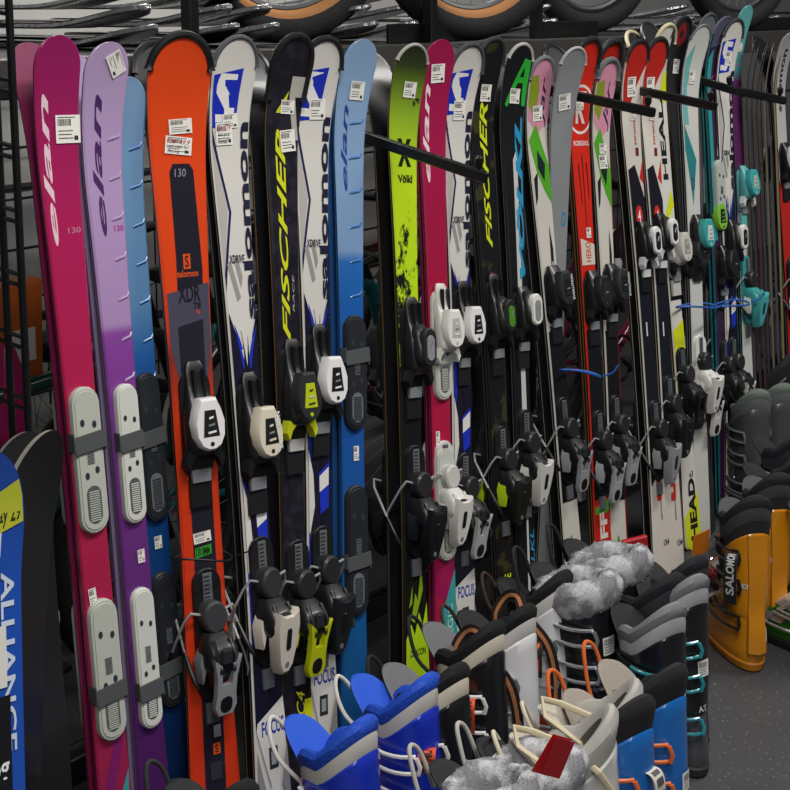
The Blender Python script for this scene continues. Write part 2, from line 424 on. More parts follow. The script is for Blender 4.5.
    for tg in tags:                                      # (u, image y, width m, height m, tilt deg)
        u, py, tw, tH, tl = tg[:5]; tw *= .88; tH *= .88; hand = len(tg) > 5
        s = s_of(py); R = Matrix.Rotation(math.radians(tl), 2); mb = MB(); h = hw(s)
        def fn(a, b, ee=.0012):
            p = R@Vector((a, b)); s2 = s+p.y
            return (u*h+p.x, -th(s2)-rz(s2)-ee, s2)
        def q4(x0, z0, x1, z1, M, ee): lay(mb, [(x0, z0), (x1, z0), (x1, z1), (x0, z1)], [(0, 1, 2, 3)], M, lambda a, b: fn(a, b, ee), .012)
        q4(-tw/2, -tH/2, tw/2, tH/2, PAPER, .0022)
        x = -tw*.42
        rng = random.Random(int(py*7+tip[0]))
        while x < tw*.12:
            bw = rng.choice([.0007, .0012, .0016]); q4(x, tH*.12, x+bw, tH*.36, INK, .0024); x += bw+rng.choice([.0007, .0011])
        q4(-tw*.42, tH*.40, tw*.3, tH*.43, INK, .0024)
        for k in range(3):
            z = -tH*.08-k*tH*.13; q4(-tw*.40, z, tw*rng.uniform(.0, .34), z+tH*.035, INK, .0024)
        q4(tw*.24, -tH*.4, tw*.40, -tH*.24, INK, .0024)
        if hand:
            for (txt, a0, b0, a1, b1, c) in tg[5]:
                vs, fs = text2d(txt, .3, 0)
                lay(mb, [(tw*(a0+(a1-a0)*p[0]), tH*(b0+(b1-b0)*p[1])) for p in vs], fs, mat(c, .6), lambda a, b: fn(a, b, .0027), .012)
        mb.build('price_sticker', root)
    for kw in toe or []:
        kw = dict(kw); s = s_of(kw.pop('y')); kw.setdefault('k', .9 if tip[0] < 420 else .82); kw.setdefault('nose', tip[0] < 500); toe_binding(root, s, th(s), **kw)
    for kw in heel or []:
        kw = dict(kw); s = s_of(kw.pop('y')); kw.setdefault('k', .92 if tip[0] < 420 else .85); heel_binding(root, s, th(s), **kw)
    for ya, yb2, c, ys, hwp, dk in rails:
        s = s_of(ys) if ys else None
        rail_plate(root, s_of(yb2), s_of(ya), th(s_of(yb2)), c, s, hwp, dk)
    if pair:                                             # its partner stands base to base behind it
        bl = back.get('label') if back else None
        r2 = empty(name, bl or (label+', rear one of its pair'), cat, group=group)
        gap = .006+(back or {}).get('gap', 0)
        r2.matrix_world = Matrix.Translation(Vector(MW.translation)+Yv*gap+Z*(back or {}).get('dz', 0)+Xv*(back or {}).get('dx', 0)) @ MW.to_3x3().to_4x4() @ Matrix.Rotation(PI, 4, 'Z')
        mb = MB(); body(mb, mat(col, rough, coat=coat, stops=stops, length=round(L, 3), speck=speck, noise=noise, spec=.4)); mb.build('ski_body', r2)
        if guard:
            MB().tube(pth, gr, G, 8).build('tip_guard', r2)
        for kw in toe or []:
            kw = dict(kw); s = s_of(kw.pop('y')); kw.setdefault('k', .9 if tip[0] < 420 else .82); kw.setdefault('nose', tip[0] < 500); toe_binding(r2, s, th(s), **kw)
        for kw in heel or []:
            kw = dict(kw); s = s_of(kw.pop('y')); heel_binding(r2, s, th(s), **kw)
        for ya, yb2, c, ys, hwp, dk in rails:
            rail_plate(r2, s_of(yb2), s_of(ya), th(s_of(yb2)), c, None, hwp, dk)
    return root

# ================================================================== THE ROOM
def speckled_floor():
    M = bpy.data.materials.new('speckled_rubber'); M.use_nodes = True; nt = M.node_tree; b = nt.nodes['Principled BSDF']
    tc = nt.nodes.new('ShaderNodeTexCoord')
    v = nt.nodes.new('ShaderNodeTexVoronoi'); v.inputs['Scale'].default_value = 120; nt.links.new(tc.outputs['Object'], v.inputs[0])
    n2 = nt.nodes.new('ShaderNodeTexWhiteNoise'); nt.links.new(v.outputs['Position'], n2.inputs[0])
    a = nt.nodes.new('ShaderNodeMath'); a.operation = 'LESS_THAN'; a.inputs[1].default_value = .16; nt.links.new(v.outputs['Distance'], a.inputs[0])
    c = nt.nodes.new('ShaderNodeMath'); c.operation = 'GREATER_THAN'; c.inputs[1].default_value = .62; nt.links.new(n2.outputs['Value'], c.inputs[0])
    d = nt.nodes.new('ShaderNodeMath'); d.operation = 'MULTIPLY'; nt.links.new(a.outputs[0], d.inputs[0]); nt.links.new(c.outputs[0], d.inputs[1])
    n = nt.nodes.new('ShaderNodeTexNoise'); n.inputs['Scale'].default_value = 6; n.inputs['Detail'].default_value = 8; nt.links.new(tc.outputs['Object'], n.inputs[0])
    cr = nt.nodes.new('ShaderNodeValToRGB'); cr.color_ramp.elements[0].color = (*lin('3c3d40'), 1); cr.color_ramp.elements[1].color = (*lin('4d4e51'), 1)
    nt.links.new(n.outputs[0], cr.inputs[0])
    mx = nt.nodes.new('ShaderNodeMix'); mx.data_type = 'RGBA'; nt.links.new(d.outputs[0], mx.inputs[0]); nt.links.new(cr.outputs[0], mx.inputs[6])
    mx.inputs[7].default_value = (*lin('a09f98'), 1); nt.links.new(mx.outputs[2], b.inputs['Base Color'])
    b.inputs['Roughness'].default_value = .5
    return M
mb = MB(); mb.box((3, 0, -.05), (14, 9, .1), speckled_floor()); struct(mb.build('floor'))
WALLM = mat('c9c8c4', .7, noise=('bab9b6', 3, .3, .7))
mb = MB(); mb.box((3, 1.72, 1.5), (14, .06, 3.1), WALLM)
for z in np.arange(.5, 3.0, .5): mb.box((3, 1.688, z), (14, .006, .012), mat('4a4a4b', .7))
struct(mb.build('wall_back'))

# ---- ski rack: top rail, lower beam, uprights, dividing arms
rk = empty('ski_rack', 'long black steel ski rack with a grey top rail, full of leaning skis', 'rack')
mb = MB(); mb.box((3.9, .14, 1.425), (5.6, .03, .07), mat('4a4744', .4, .3), bev=.003); mb.build('top_rail', rk)
mb = MB(); mb.box((3.9, .12, .13), (5.6, .05, .06), RAILM, bev=.004); mb.build('lower_beam', rk)
for x in (1.18, hit(190, 20, 1, .19)[0], hit(430, 20, 1, .19)[0], hit(536, 20, 1, .19)[0], 5.3, 6.6):
    mb = MB(); mb.box((x, .19, 1.1), (.026, .03, 2.2), RAILM, bev=.003); mb.build('upright', rk)
mb = MB(); mb.box((3.9, .59, 1.452), (5.5, .86, .012), mat('1b1b1c', .5)); mb.build('top_shelf', rk)
for pa, pb in ((392, 481), (541, 600), (733, 800)):
    xa = hit(pa, 40, 1, .2)[0]; xb = hit(pb, 40, 1, .2)[0]
    mb = MB(); mb.box(((xa+xb)/2, .213, 1.482), (xb-xa, .012, .046), RAILM, bev=.002); mb.build('shelf_bracket', rk)
def arm(X, p0, p1):
    a = Vector(hit(*p0, 0, X)); b = Vector(hit(*p1, 0, X)); d = (b-a).normalized(); a = a+d*((.125-a.y)/d.y); L = (b-a).length
    r = d.to_track_quat('Y', 'Z').to_matrix()
    mb = MB(); mb.box((a+b)/2, (.014, L, .024), RAILM, r, .003)
    o = mb.build('divider_arm', rk)
    mb = MB(); mb.tube([b-d*.02+Vector((0, 0, .012)), b-d*.02+Vector((0, 0, .022)), b-d*.02+Vector((0, 0, .034)), b-d*.02+Vector((0, 0, .04))], [.004, .009, .009, .003], RAILM, 10)
    mb.build('end_knob', o)
def X_at(px, py, y): return hit(px, py, 1, y)[0]
for p0, p1, y0 in (((372, 139), (487, 178), -.02), ((568, 94), (655, 113), -.03), ((637, 90), (717, 107), -.03), ((700, 80), (735, 91), .0), ((733, 90), (786, 101), -.04)): arm(X_at(p0[0], p0[1], y0), p0, p1)

# ================================================================== SKIS, near end of the rack first
G = 'skis leaning in pairs on the rack'
KB = dict(side='43202f', edge='7c4257')
make_ski('alpine_ski', 'magenta kids ski with white plastic binding plates, nearest the wire grid', (53, 38), (108, 700), wt=.098, ww=.070, wl=.088, yaw=8, stops=[(0, '7c1f4c'), (.25, 'a01f4a'), (.55, 'b3224a'), (.78, 'b02058'), (1, '8d1e5c')], col='a01f4a',
    side='6e1836', edge='a33b64', base='7b1c4c', group=G, rise=.03,
    art=[('T', 'elan', 245, 95, -.86, -.42, 'e6c9d2', .25), ('P', [(-.9, 845), (.6, 845), (.9, 772)], '3b9a98'), ('P', [(-.9, 800), (.9, 700), (.9, 730), (-.9, 845)], '7c1b64'), ('H', '130', 228, 234, .1, .8, 'c2748f')],
    tags=[(.45, 130, .052, .052, 0), (-.45, 594, .016, .034, 4)], rails=[(386, 532, 'b9bdb2', 441, .026, False), (597, 738, 'b9bdb2', 690, .026, False)],
    back=dict(label='magenta kids ski behind the first magenta one, its rim showing behind the wire grid', gap=.012))
make_ski('alpine_ski', 'lilac kids ski fading to dark purple with white binding plates', (98, 46), (148, 700), wt=.098, ww=.068, wl=.086, yaw=8, stops=[(0, '3a1848'), (.3, '55236a'), (.6, '7a3b8f'), (.675, '8a479f'), (.685, 'ac8cbd'), (1, 'b9a0c8')], col='8b5aa0',
    side='6d5184', edge='a697b8', base='9a86ae', group=G, rise=.045,
    art=[('T', 'elan', 236, 96, -.60, -.1, '4a2a63', .25), ('H', '130', 226, 232, .3, .85, 'b03f9a')], bumps=(140, 380, 7, 'a78ab8', .25, .9),
    tags=[(.35, 67, .045, .032, -60), (.3, 556, .016, .026, 0)], rails=[(383, 522, 'd2d4cc', 440, .021, False), (586, 726, 'd2d4cc', 687, .021, False)],
    back=dict(label='lilac and purple kids ski standing back to back with the front lilac one', gap=.01))
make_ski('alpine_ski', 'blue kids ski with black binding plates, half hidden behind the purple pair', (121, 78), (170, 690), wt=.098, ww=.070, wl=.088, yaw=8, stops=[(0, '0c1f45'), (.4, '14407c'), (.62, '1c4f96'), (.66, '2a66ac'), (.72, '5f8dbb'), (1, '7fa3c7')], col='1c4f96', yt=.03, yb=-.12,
    side='123362', edge='3d6590', base='1b3f70', group=G, rise=.03, bumps=(150, 380, 7, '2a66ac', .2, .9), tags=[(.0, 541, .018, .026, 0)],
    rails=[(372, 520, '22262b', 436, .024, True), (570, 705, '22262b', 665, .024, True)], back=dict(label='blue kids ski back to back with the blue one beside the purple pair'))
make_ski('alpine_ski', 'wide orange-red ski with dark centre panel, black tip guard and white toe piece', (176, 38), (212, 700), wt=.124, ww=.082, wl=.108, yaw=16, stops=[(0, 'd4381a'), (.55, 'd63d17'), (.62, '8a3326'), (.66, 'e0481a'), (1, 'e2491b')], col='e0481a', group=G, rise=.04,
    art=[('P', [(-.42, 830), (.36, 830), (.62, 560), (.62, 360), (.70, 270), (.5, 170), (.35, 164), (-.25, 164), (-.38, 172), (-.38, 260), (-.5, 360), (-.45, 560)], '23222e'),
         ('P', [(-.88, 292), (.93, 284), (.93, 345), (.72, 380), (-.6, 380), (-.9, 345)], '4d4a5c'), ('P', [(-.52, 400), (.62, 400), (.62, 320), (-.52, 326)], '26242f'),
         ('H', '130', 169, 177, -.2, .22, '8f90a0', .1, 0), ('P', [(-.1, 254), (.2, 254), (.2, 269), (-.1, 269)], 'e0561f'), ('H', 'S', 255.5, 267.5, -.03, .13, '1b1b22'),
         ('H', 'salomon', 270, 277, -.4, .5, 'e0561f'), ('H', 'XDR', 285, 302, -.42, .55, '191923'), ('H', '78', 303, 309, .22, .55, '191923'), ('H', 'Ti', 311, 315, .3, .48, 'e0561f'),
         ('P', [(-.05, 742), (.25, 742), (.25, 753), (-.05, 753)], 'e0561f'), ('H', 'S', 743.5, 751.5, .03, .17, '1b1b22'), ('P', [(-.2, 760), (.25, 760), (.25, 778), (-.2, 778)], '343440'),
         ('P', [(-.4, 556), (.4, 554), (.4, 544), (-.4, 546)], '3f9a33'), ('H', '130 8MM', 546, 554, -.35, .3, '0e1a10'), ('P', [(.0, 724), (.3, 724), (.3, 736), (.0, 736)], '8f9096')],
    tags=[(.06, 127, .052, .030, 4), (-.02, 146, .060, .036, -6, [('Now', -.45, .1, -.1, .4, 'b0203a'), ('49.9', .02, .08, .42, .34, 'b0203a'), ('Last year for', -.45, -.2, .4, .05, '2a3a44'), ('Racing', -.4, -.46, .05, -.24, '2a3a44')]), (-.02, 536, .04, .022, 4)],
    guard=('141517', .06, .0075), toe=[dict(y=418, cap='e9e6e6', body='17181a', wing='141517')], heel=[dict(y=632, lever='9a9c9f', body='151619', pad='36383b', accent='7f8285')],
    back=dict(label='grey-backed partner of the wide orange-red ski, its black rim showing at left', gap=.012, dx=.012))
# white skis with blue block mark: same model four times
def xdrive(label, tip, ref, yt, yb, t, yaw, back, toe, heel, tags, k=1.0):
    y0, y1 = t          # photograph rows of the tip and of the focus print
    f = lambda v: y0+(y1-y0)*v
    art = [('P', [(-.93, f(.15)), (-.4, f(.246)), (-.93, f(.345))], 'b7b4ae'), ('P', [(-.93, f(.125)), (-.2, f(.25)), (-.93, f(.365)), (-.93, f(.34)), (-.34, f(.25)), (-.93, f(.148))], '20244e'),
           ('P', [(-.75, f(.325)), (-.5, f(.32)), (.0, f(.375)), (-.25, f(.38))], '9b9995'), ('P', [(-.3, f(.318)), (-.05, f(.315)), (.2, f(.345)), (.05, f(.36))], '9b9995'),
           ('S', f(.042), f(.128), -.92, .38, '1f31b4', 'e8e6e2'), ('T', 'salomon', f(.407), f(.118), .34, .92, '1d2038', 0, .035), ('H', 'XDRIVE', f(.312), f(.324), -.6, .4, '15162a', .2),
           ('P', [(-.93, f(.395)), (-.5, f(.43)), (-.12, f(.475)), (-.12, f(.96)), (.25, f(.96)), (.25, f(.475)), (.6, f(.43)), (.93, f(.40)), (.93, f(1.0)), (-.93, f(1.0))], '1a1a30'),
           ('P', [(-.65, f(.41)), (-.3, f(.435)), (.0, f(.465)), (.02, f(.478)), (-.2, f(.478)), (-.38, f(.45))], '2338c4'), ('P', [(.93, f(.415)), (.5, f(.44)), (.2, f(.465)), (.16, f(.478)), (.36, f(.478)), (.52, f(.455))], '2338c4'),
           ('P', [(-.25, f(.45)), (.3, f(.45)), (.06, f(.485))], 'e4e1da'), ('P', [(-.12, f(.43)), (.25, f(.43)), (.25, f(.96)), (-.12, f(.96))], '17171f'), ('P', [(-.2, f(.42)), (.26, f(.42)), (.08, f(.475))], 'd9d6cf'),
           ('P', [(-.9, f(.53)), (-.6, f(.56)), (-.5, f(.62)), (-.75, f(.66)), (-.9, f(.62))], '2236c0'), ('P', [(-.93, f(.64)), (-.55, f(.68)), (-.45, f(.73)), (-.93, f(.78))], 'dedbd3'), ('P', [(-.93, f(.77)), (-.6, f(.79)), (-.6, f(.86)), (-.93, f(.88))], '2236c0'),
           ('P', [(-.1, f(.68)), (.8, f(.665)), (.7, f(.735)), (.0, f(.745))], '2236c0'), ('P', [(-.05, f(.685)), (.75, f(.672)), (.72, f(.70)), (-.05, f(.71))], 'e8e6e0'),
           ('P', [(-.85, f(.99)), (.9, f(.962)), (.95, f(1.0)), (.25, f(1.087)), (.95, f(1.17)), (.95, f(1.3)), (-.93, f(1.3)), (-.93, f(1.17)), (-.15, f(1.087)), (-.93, f(1.0))], 'dedcd8'),
           ('P', [(-.93, f(1.03)), (-.5, f(1.087)), (-.93, f(1.15))], '8f8f93'), ('P', [(.93, f(1.03)), (.5, f(1.087)), (.93, f(1.15))], '8f8f93'),
           ('H', 'FOCUS', f(.99), f(1.012), -.6, .85, '2236a8'), ('P', [(-.22, f(1.03)), (.32, f(1.03)), (.32, f(1.062)), (-.22, f(1.062))], '30343a'), ('P', [(-.1, f(1.036)), (.2, f(1.036)), (.2, f(1.056)), (-.1, f(1.056))], '9ea2a4')]
    return make_ski('alpine_ski', label, tip, ref, wt=.119, ww=.078, wl=.106, yaw=yaw, yt=yt, yb=yb, col='d9d6cf', group=G, art=art, tags=tags, guard=back.pop('guard', ('55575a', .05, .005)), toe=toe, heel=heel, back=back, rise=.045)
xdrive('white ski with blue block mark and cream toe piece, right beside the orange ski', (226, 42), (268, 700), 0, -.25, (42, 725), 6, dict(label='partner behind the white blue-marked ski next to the orange one', gap=.01),
    [dict(y=428, cap='d8cfba', body='1a1b1d', text='SALOMON')], [dict(y=600, body='1a1b1e', lever='d9d3c3', style='pod', pad='2b2d30')],
    [(-.05, 122, .040, .030, 6), (-.35, 135, .044, .046, 4, [('Now', -.45, .15, -.1, .42, 'b0203a'), ('119', .05, .15, .4, .4, 'b0203a'), ('last year', -.4, -.15, .4, .1, '26343c'), ('Rental', -.4, -.42, .2, -.18, '26343c')])])
make_ski('alpine_ski', 'black ski with yellow lettering and brown side edges, between the two near white skis', (283, 40), (299, 700), wt=.106, ww=.070, wl=.096, yaw=8, col='1c1b22', group=G, rise=.05, edge='a5835a', side='3a2f25', noise=('2b2733', 40, .45, .6),
    art=[('T', 'FISCHER', 342, 130, -.5, .12, 'd6dc1f', .35, .02), ('P', [(-.55, 114), (.1, 92), (-.1, 114)], 'd6dc1f'), ('P', [(.15, 78), (.93, 78), (.93, 98), (.5, 98), (.93, 140), (.6, 140), (.15, 96)], 'b5b1aa'),
         ('T', 'RC4', 728, 690, -.2, .4, 'd6dc1f', .3, 0), ('P', [(.4, 700), (.93, 700), (.93, 742), (.2, 800), (.1, 780)], 'd6dc1f'), ('T', 'RACE', 312, 275, .35, .5, 'b9b9b4', .2, 0)],
    tags=[(.25, 141, .042, .048, 8), (.1, 108, .038, .030, 0)], guard=('1a1b1d', .12, .007),
    toe=[dict(y=392, cap='2b2d2c', body='1d1e20', wing='c8d21c', inset='b9c81d', afd='b8b8b4')], heel=[dict(y=600, body='1a1b1e', lever='c8d21c', accent='c8d21c')],
    back=dict(label='grey-tipped partner of the black and yellow ski, its tip bent back over the rail', gap=.02, dx=-.01))
xdrive('white ski with blue block mark and white toe piece, beside the blue ledged ski', (314, 42), (322, 700), 0, -.19, (42, 675), 8, dict(label='partner behind the white blue-marked ski left of the blue ledged ski', guard=('1c1d1f', .055, .0065)),
    [dict(y=376, cap='e9e8e8', body='1c1d1f')], [dict(y=585, body='17181b', lever='222428', style='pod')], [(.1, 110, .046, .046, 4)])
make_ski('alpine_ski', 'pale-to-royal blue kids ski with moulded ledges, just left of the first divider arm', (352, 43), (355, 650), wt=.106, ww=.076, wl=.094, yaw=10, stops=[(0, '0d3f72'), (.2, '155a96'), (.45, '1c55a4'), (.64, '1d5fae'), (.7, '2a6cb8'), (.715, '7f9fc6'), (1, '8aa8ca')], col='1d5fae', side='173e73', edge='3d6ca6', base='24508c', group=G, rise=.045,
    art=[('T', 'elan', 192, 106, -.62, -.22, '27408a', .3)], bumps=(124, 400, 9, '3f78bb', -.1, .8), tags=[(.12, 92, .042, .042, 2), (.15, 453, .016, .034, 0)],
    rails=[(315, 430, '1f2329', 356, .028, True), (484, 615, '1f2329', 560, .028, True)], back=dict(label='dark blue strip of a kids ski back to back with the ledged blue one', gap=.012))
make_ski('alpine_ski', 'lime green ski dissolving into black speckle, with crossed double chevron mark', (404, 48), (417, 650), wt=.114, ww=.072, wl=.098, yaw=8, group=G, col='c3ea22', stops=[(0, 'b9e021'), (.6, 'c3ea22'), (.80, 'c9ec22'), (.90, '8fb32a'), (.97, '34401e'), (1, '22261a')], speck=('1a1c16', 16, .5, .44, .86), rise=.04, side='2a2d22', edge='8a6c40',
    art=[('P', [(-.93, 318), (.93, 318), (.93, 575), (-.93, 575)], '17181a'), ('P', [(-.5, 139), (-.2, 139), (0, 148), (.2, 139), (.5, 139), (.12, 153), (.5, 167), (.2, 167), (0, 158), (-.2, 167), (-.5, 167), (-.12, 153)], '1a1f10'),
         ('P', [(-.93, 636), (-.5, 622), (-.2, 634), (.2, 612), (.5, 626), (.93, 604), (.93, 770), (-.93, 770)], 'b5dc20'), ('P', [(-.5, 618), (-.1, 592), (.1, 600), (.5, 566), (.62, 590), (.2, 606), (-.2, 622)], '8fae22'), ('P', [(-.7, 606), (-.35, 584), (-.4, 602)], '8fae22'), ('H', 'Völkl', 175, 183, -.55, .55, '1a1f10', 0, .03), ('H', 'DEACON', 648, 655, -.6, .7, '1a1f10', .2), ('T', 'ICS', 478, 462, -.1, .3, 'c9a51a', 0, 0), ('P', [(0, 468), (.3, 468), (.3, 476), (0, 476)], 'c3ea22')],
    tags=[(.1, 91, .042, .038, 0)], guard=('a9aca6', .035, .004), toe=[dict(y=345, cap='26282b', body='1a1b1d', inset='8c9094', style='oval')], heel=[dict(y=500, body='15161a', lever='1c1e21', style='pod')],
    back=dict(label='grey-tipped partner standing behind the lime green ski', gap=.02, dx=-.012))
make_ski('alpine_ski', 'raspberry pink kids ski with chunky all-white bindings', (434, 42), (446, 620), wt=.106, ww=.072, wl=.092, yaw=10, group=G, col='a51846', stops=[(0, '8c1a5a'), (.18, '9c1a58'), (.35, 'b51a46'), (.6, 'b01a42'), (.85, 'a3184a'), (1, '9a1b4b')], side='6e1434', edge='a73e5f', base='5c1432', rise=.035,
    art=[('T', 'elan', 183, 86, -.85, -.38, 'e9d3d8', .25), ('P', [(-.93, 612), (-.5, 600), (-.1, 604), (.3, 590), (.93, 570), (.93, 700), (-.93, 700)], '3c9ea0'), ('P', [(-.93, 592), (-.2, 600), (-.93, 636)], 'b01f42'), ('T', 'MAGIC', 650, 604, .1, .6, 'cfe8e6', 0, 0)],
    tags=[(-.05, 75, .046, .046, 8), (-.55, 437, .014, .034, 0)], rails=[(292, 400, 'c3c6bd', None, .025, False), (446, 560, 'c3c6bd', None, .027, False)],
    toe=[dict(y=326, cap='e4e2dc', body='d6d4ce', wing='dddbd5', inset='b9b7b2')], heel=[dict(y=490, body='d9d7d1', lever='e2e0da', pad='c9c7c2', accent='d9d7d1', style='pod')], back=dict(label='partner behind the raspberry pink kids ski'))
xdrive('white ski with blue block mark just right of the raspberry pink ski', (459, 47), (464, 620), 0, -.16, (47, 590), 8, dict(label='partner behind the white blue-marked ski beside the raspberry pink ski', guard=('4a4c50', .06, .006)),
    [dict(y=322, cap='e6e6e6', body='1c1d20')], [dict(y=500, body='17181b', lever='b5b8ba')], [(-.05, 111, .044, .050, 4)])
make_ski('alpine_ski', 'black ski with tall yellow-green lettering beside the end of the first divider arm', (480, 42), (507, 580), wt=.104, ww=.068, wl=.092, yaw=8, col='191a1c', group=G, rise=.05, edge='55524b', noise=('3a3a22', 14, .56, .6),
    art=[('T', 'FISCHER', 248, 103, -.3, .35, 'd2de1e', .35, .02), ('T', 'RACE', 596, 573, -.3, .4, 'd2de1e', 0, .02), ('P', [(.0, 272), (.2, 272), (.2, 288), (0, 288)], 'a3262a'), ('T', '4SK', 290, 274, -.25, -.05, 'b9b9b4', 0, 0)], tags=[(.05, 94, .040, .044, 0)], guard=('3a3c3f', .06, .006),
    toe=[dict(y=314, cap='222420', body='1a1b1c', inset='4c8a2a', wing='191a1c', style='oval')], heel=[dict(y=472, body='191a1c', lever='1f211e', accent='b9d31e', style='pod')], back=dict(label='partner behind the black and yellow-green ski by the first divider arm'))
make_ski('alpine_ski', 'black and white ski with big turquoise lettering and a green chevron near its tip', (512, 47), (528, 570), wt=.108, ww=.070, wl=.094, yaw=8, col='191b1d', group=G, rise=.04, edge='6c6a63',
    art=[('P', [(-.2, 420), (-.1, 160), (.3, 148), (.42, 420)], 'c9c9c4'), ('T', 'VÖLKL', 280, 116, .0, .8, '2b93c0', .3, .05), ('P', [(-.8, 106), (.35, 60), (.85, 62), (.9, 106), (.6, 106), (.5, 84), (.1, 84), (-.6, 108)], '2fae38'), ('P', [(.1, 80), (.5, 80), (.42, 68)], '191b1d'),
         ('P', [(-.1, 600), (.15, 600), (.1, 500), (-.1, 500)], 'cfcfca'), ('T', 'VÖLKL', 590, 530, .2, .7, '2b93c0', .2, .02)], tags=[(-.05, 97, .040, .040, 0)], guard=('b8bab2', .035, .0045),
    toe=[dict(y=308, cap='e6e4de', body='1c1d20', inset='8b8f93', style='oval')], heel=[dict(y=455, body='191a1c', lever='d9d8d2', style='pod')], back=dict(label='partner behind the black and white ski with turquoise lettering', gap=.012))
kid_art = lambda o, k=1: [('P', [(-.93, 62+o), (.93, 62+o), (.93, 122+o), (-.1, 135+o), (-.93, 120+o)], 'dc95ae'), ('P', [(-.93, 78+o), (-.3, 76+o), (.0, 96+o), (-.35, 118+o), (-.93, 108+o)], '8b9c2e'),
    ('P', [(-.93, 140+o), (-.2, 124+o), (.93, 168+o), (.93, 205+o), (.2, 190+o), (-.4, 172+o)], '57ac2c'), ('P', [(-.2, 150+o), (.5, 165+o), (.3, 182+o), (-.3, 168+o)], '1f2a2a'), ('P', [(-.8, 178+o), (-.35, 172+o), (-.6, 198+o), (-.85, 205+o)], '20242a'),
    ('T', 'Jar', 128+o, 78+o, .05, .7, '2c2a50', .4, .01), ('P', [(.35, 225+o), (.6, 250+o), (.45, 320+o), (.1, 320+o), (.25, 262+o)], '24262b'), ('P', [(.35, 262+o), (.48, 262+o), (.35, 320+o), (.22, 320+o)], 'cdd0cf'),
    ('P', [(-.9, 600), (.93, 600), (.93, 566), (-.2, 533)], '4f9f35'), ('P', [(-.93, 330), (.93, 330), (.93, 500), (-.93, 500)], '17181a')]
make_ski('alpine_ski', 'white kids ski with pink and green patches, left of the plain silver ski', (533, 60), (574, 560), wt=.100, ww=.072, wl=.094, yaw=8, col='d3d0c6', group=G, rise=.04, edge='9b978c', art=kid_art(0), tags=[(-.1, 114, .042, .042, 2)], guard=('77797c', .05, .006),
    toe=[dict(y=286, cap='2a2c2f', body='1b1c1f', inset='17181a', text='EVOLUTION')], heel=[dict(y=440, body='17181b', lever='9ea1a4')], back=dict(label='black-tipped partner rising behind the white, pink and green kids ski', gap=.02, dz=.02))
make_ski('alpine_ski', 'plain silver grey ski with one barcode sticker, crossing the skis beside it', (567, 48), (548, 570), wt=.100, ww=.070, wl=.092, yaw=14, yt=-.05, yb=-.08, col='8f9294', group=G, rise=.04, edge='b5b7b8', rough=.35,
    art=[('H', 'D', 212, 226, .2, .7, '2b88b5')], tags=[(-.1, 102, .046, .046, 10)], guard=('b9bbbc', .04, .004), pair=False)
make_ski('alpine_ski', 'bright red ski with a white ring mark and streaks, under the second divider arm', (577, 42), (603, 540), wt=.110, ww=.070, wl=.094, yaw=8, col='d62c1c', group=G, rise=.05, edge='a8793f', side='221c1a',
    art=[('R', 110, 1.15, 0, .055, .006, 'ece3df'), ('P', [(-.6, 92), (.5, 92), (.5, 97), (-.6, 97)], 'ece3df'), ('H', 'R', 98, 124, -.45, .5, 'ece3df', 0, .03), ('H', 'ROSSIGNOL', 141, 146, -.8, .85, 'ece3df'), ('P', [(-.5, 163), (-.42, 163), (-.3, 205), (-.36, 205)], '1d1a1a'), ('P', [(-.05, 155), (.03, 155), (.1, 230), (.05, 230)], '1d1a1a'), ('P', [(.4, 163), (.48, 163), (.6, 198), (.54, 198)], '1d1a1a'),
         ('P', [(-.9, 238), (.9, 245), (.9, 265), (-.9, 265)], 'd9d0c2'), ('T', 'HERO', 262, 242, -.3, .4, 'c8582a'), ('P', [(-.9, 330), (.93, 330), (.93, 498), (-.93, 498)], '17181a'), ('P', [(-.9, 520), (.9, 510), (.9, 500), (-.9, 506)], '4aa83a'), ('P', [(-.9, 512), (.9, 514), (.9, 552), (-.9, 552)], 'c42a22'), ('T', 'FF', 538, 512, -.4, .5, 'e6e0d6', 0, .04)],
    tags=[(-.1, 104, .036, .036, 0), (.2, 233, .022, .03, 0)], guard=('222326', .07, .008), toe=[dict(y=290, cap='1f2023', body='1a1b1d', inset='26282b')], heel=[dict(y=452, body='161719', lever='aeb2b4')],
    back=dict(label='partner standing behind the bright red ring-marked ski'))
make_ski('alpine_ski', 'short red tip with a thick dark guard, behind the right-hand white kids ski', (600, 42), (618, 480), wt=.106, ww=.068, wl=.092, yaw=8, yt=.06, yb=-.08, col='c42a22', group=G, rise=.05, guard=('2a2b2e', .07, .009), pair=False)
make_ski('alpine_ski', 'white kids ski with pink and green patches, right of the bright red ski', (600, 62), (619, 540), wt=.098, ww=.070, wl=.092, yaw=8, col='d3d0c6', group=G, rise=.04, edge='9b978c', art=kid_art(4), tags=[(.05, 149, .036, .030, 0), (.0, 162, .040, .042, 4, [('79', -.4, 0, -.1, .3, 'b0203a')])], guard=('6d6f72', .05, .008),
    toe=[dict(y=283, cap='2a2c2f', body='1b1c1f', inset='17181a', text='EVOLUTION')], heel=[dict(y=436, body='17181b', lever='a8abad')], back=dict(label='grey-tipped partner at the left of the right-hand pink and green kids ski', gap=.03, dx=-.015))
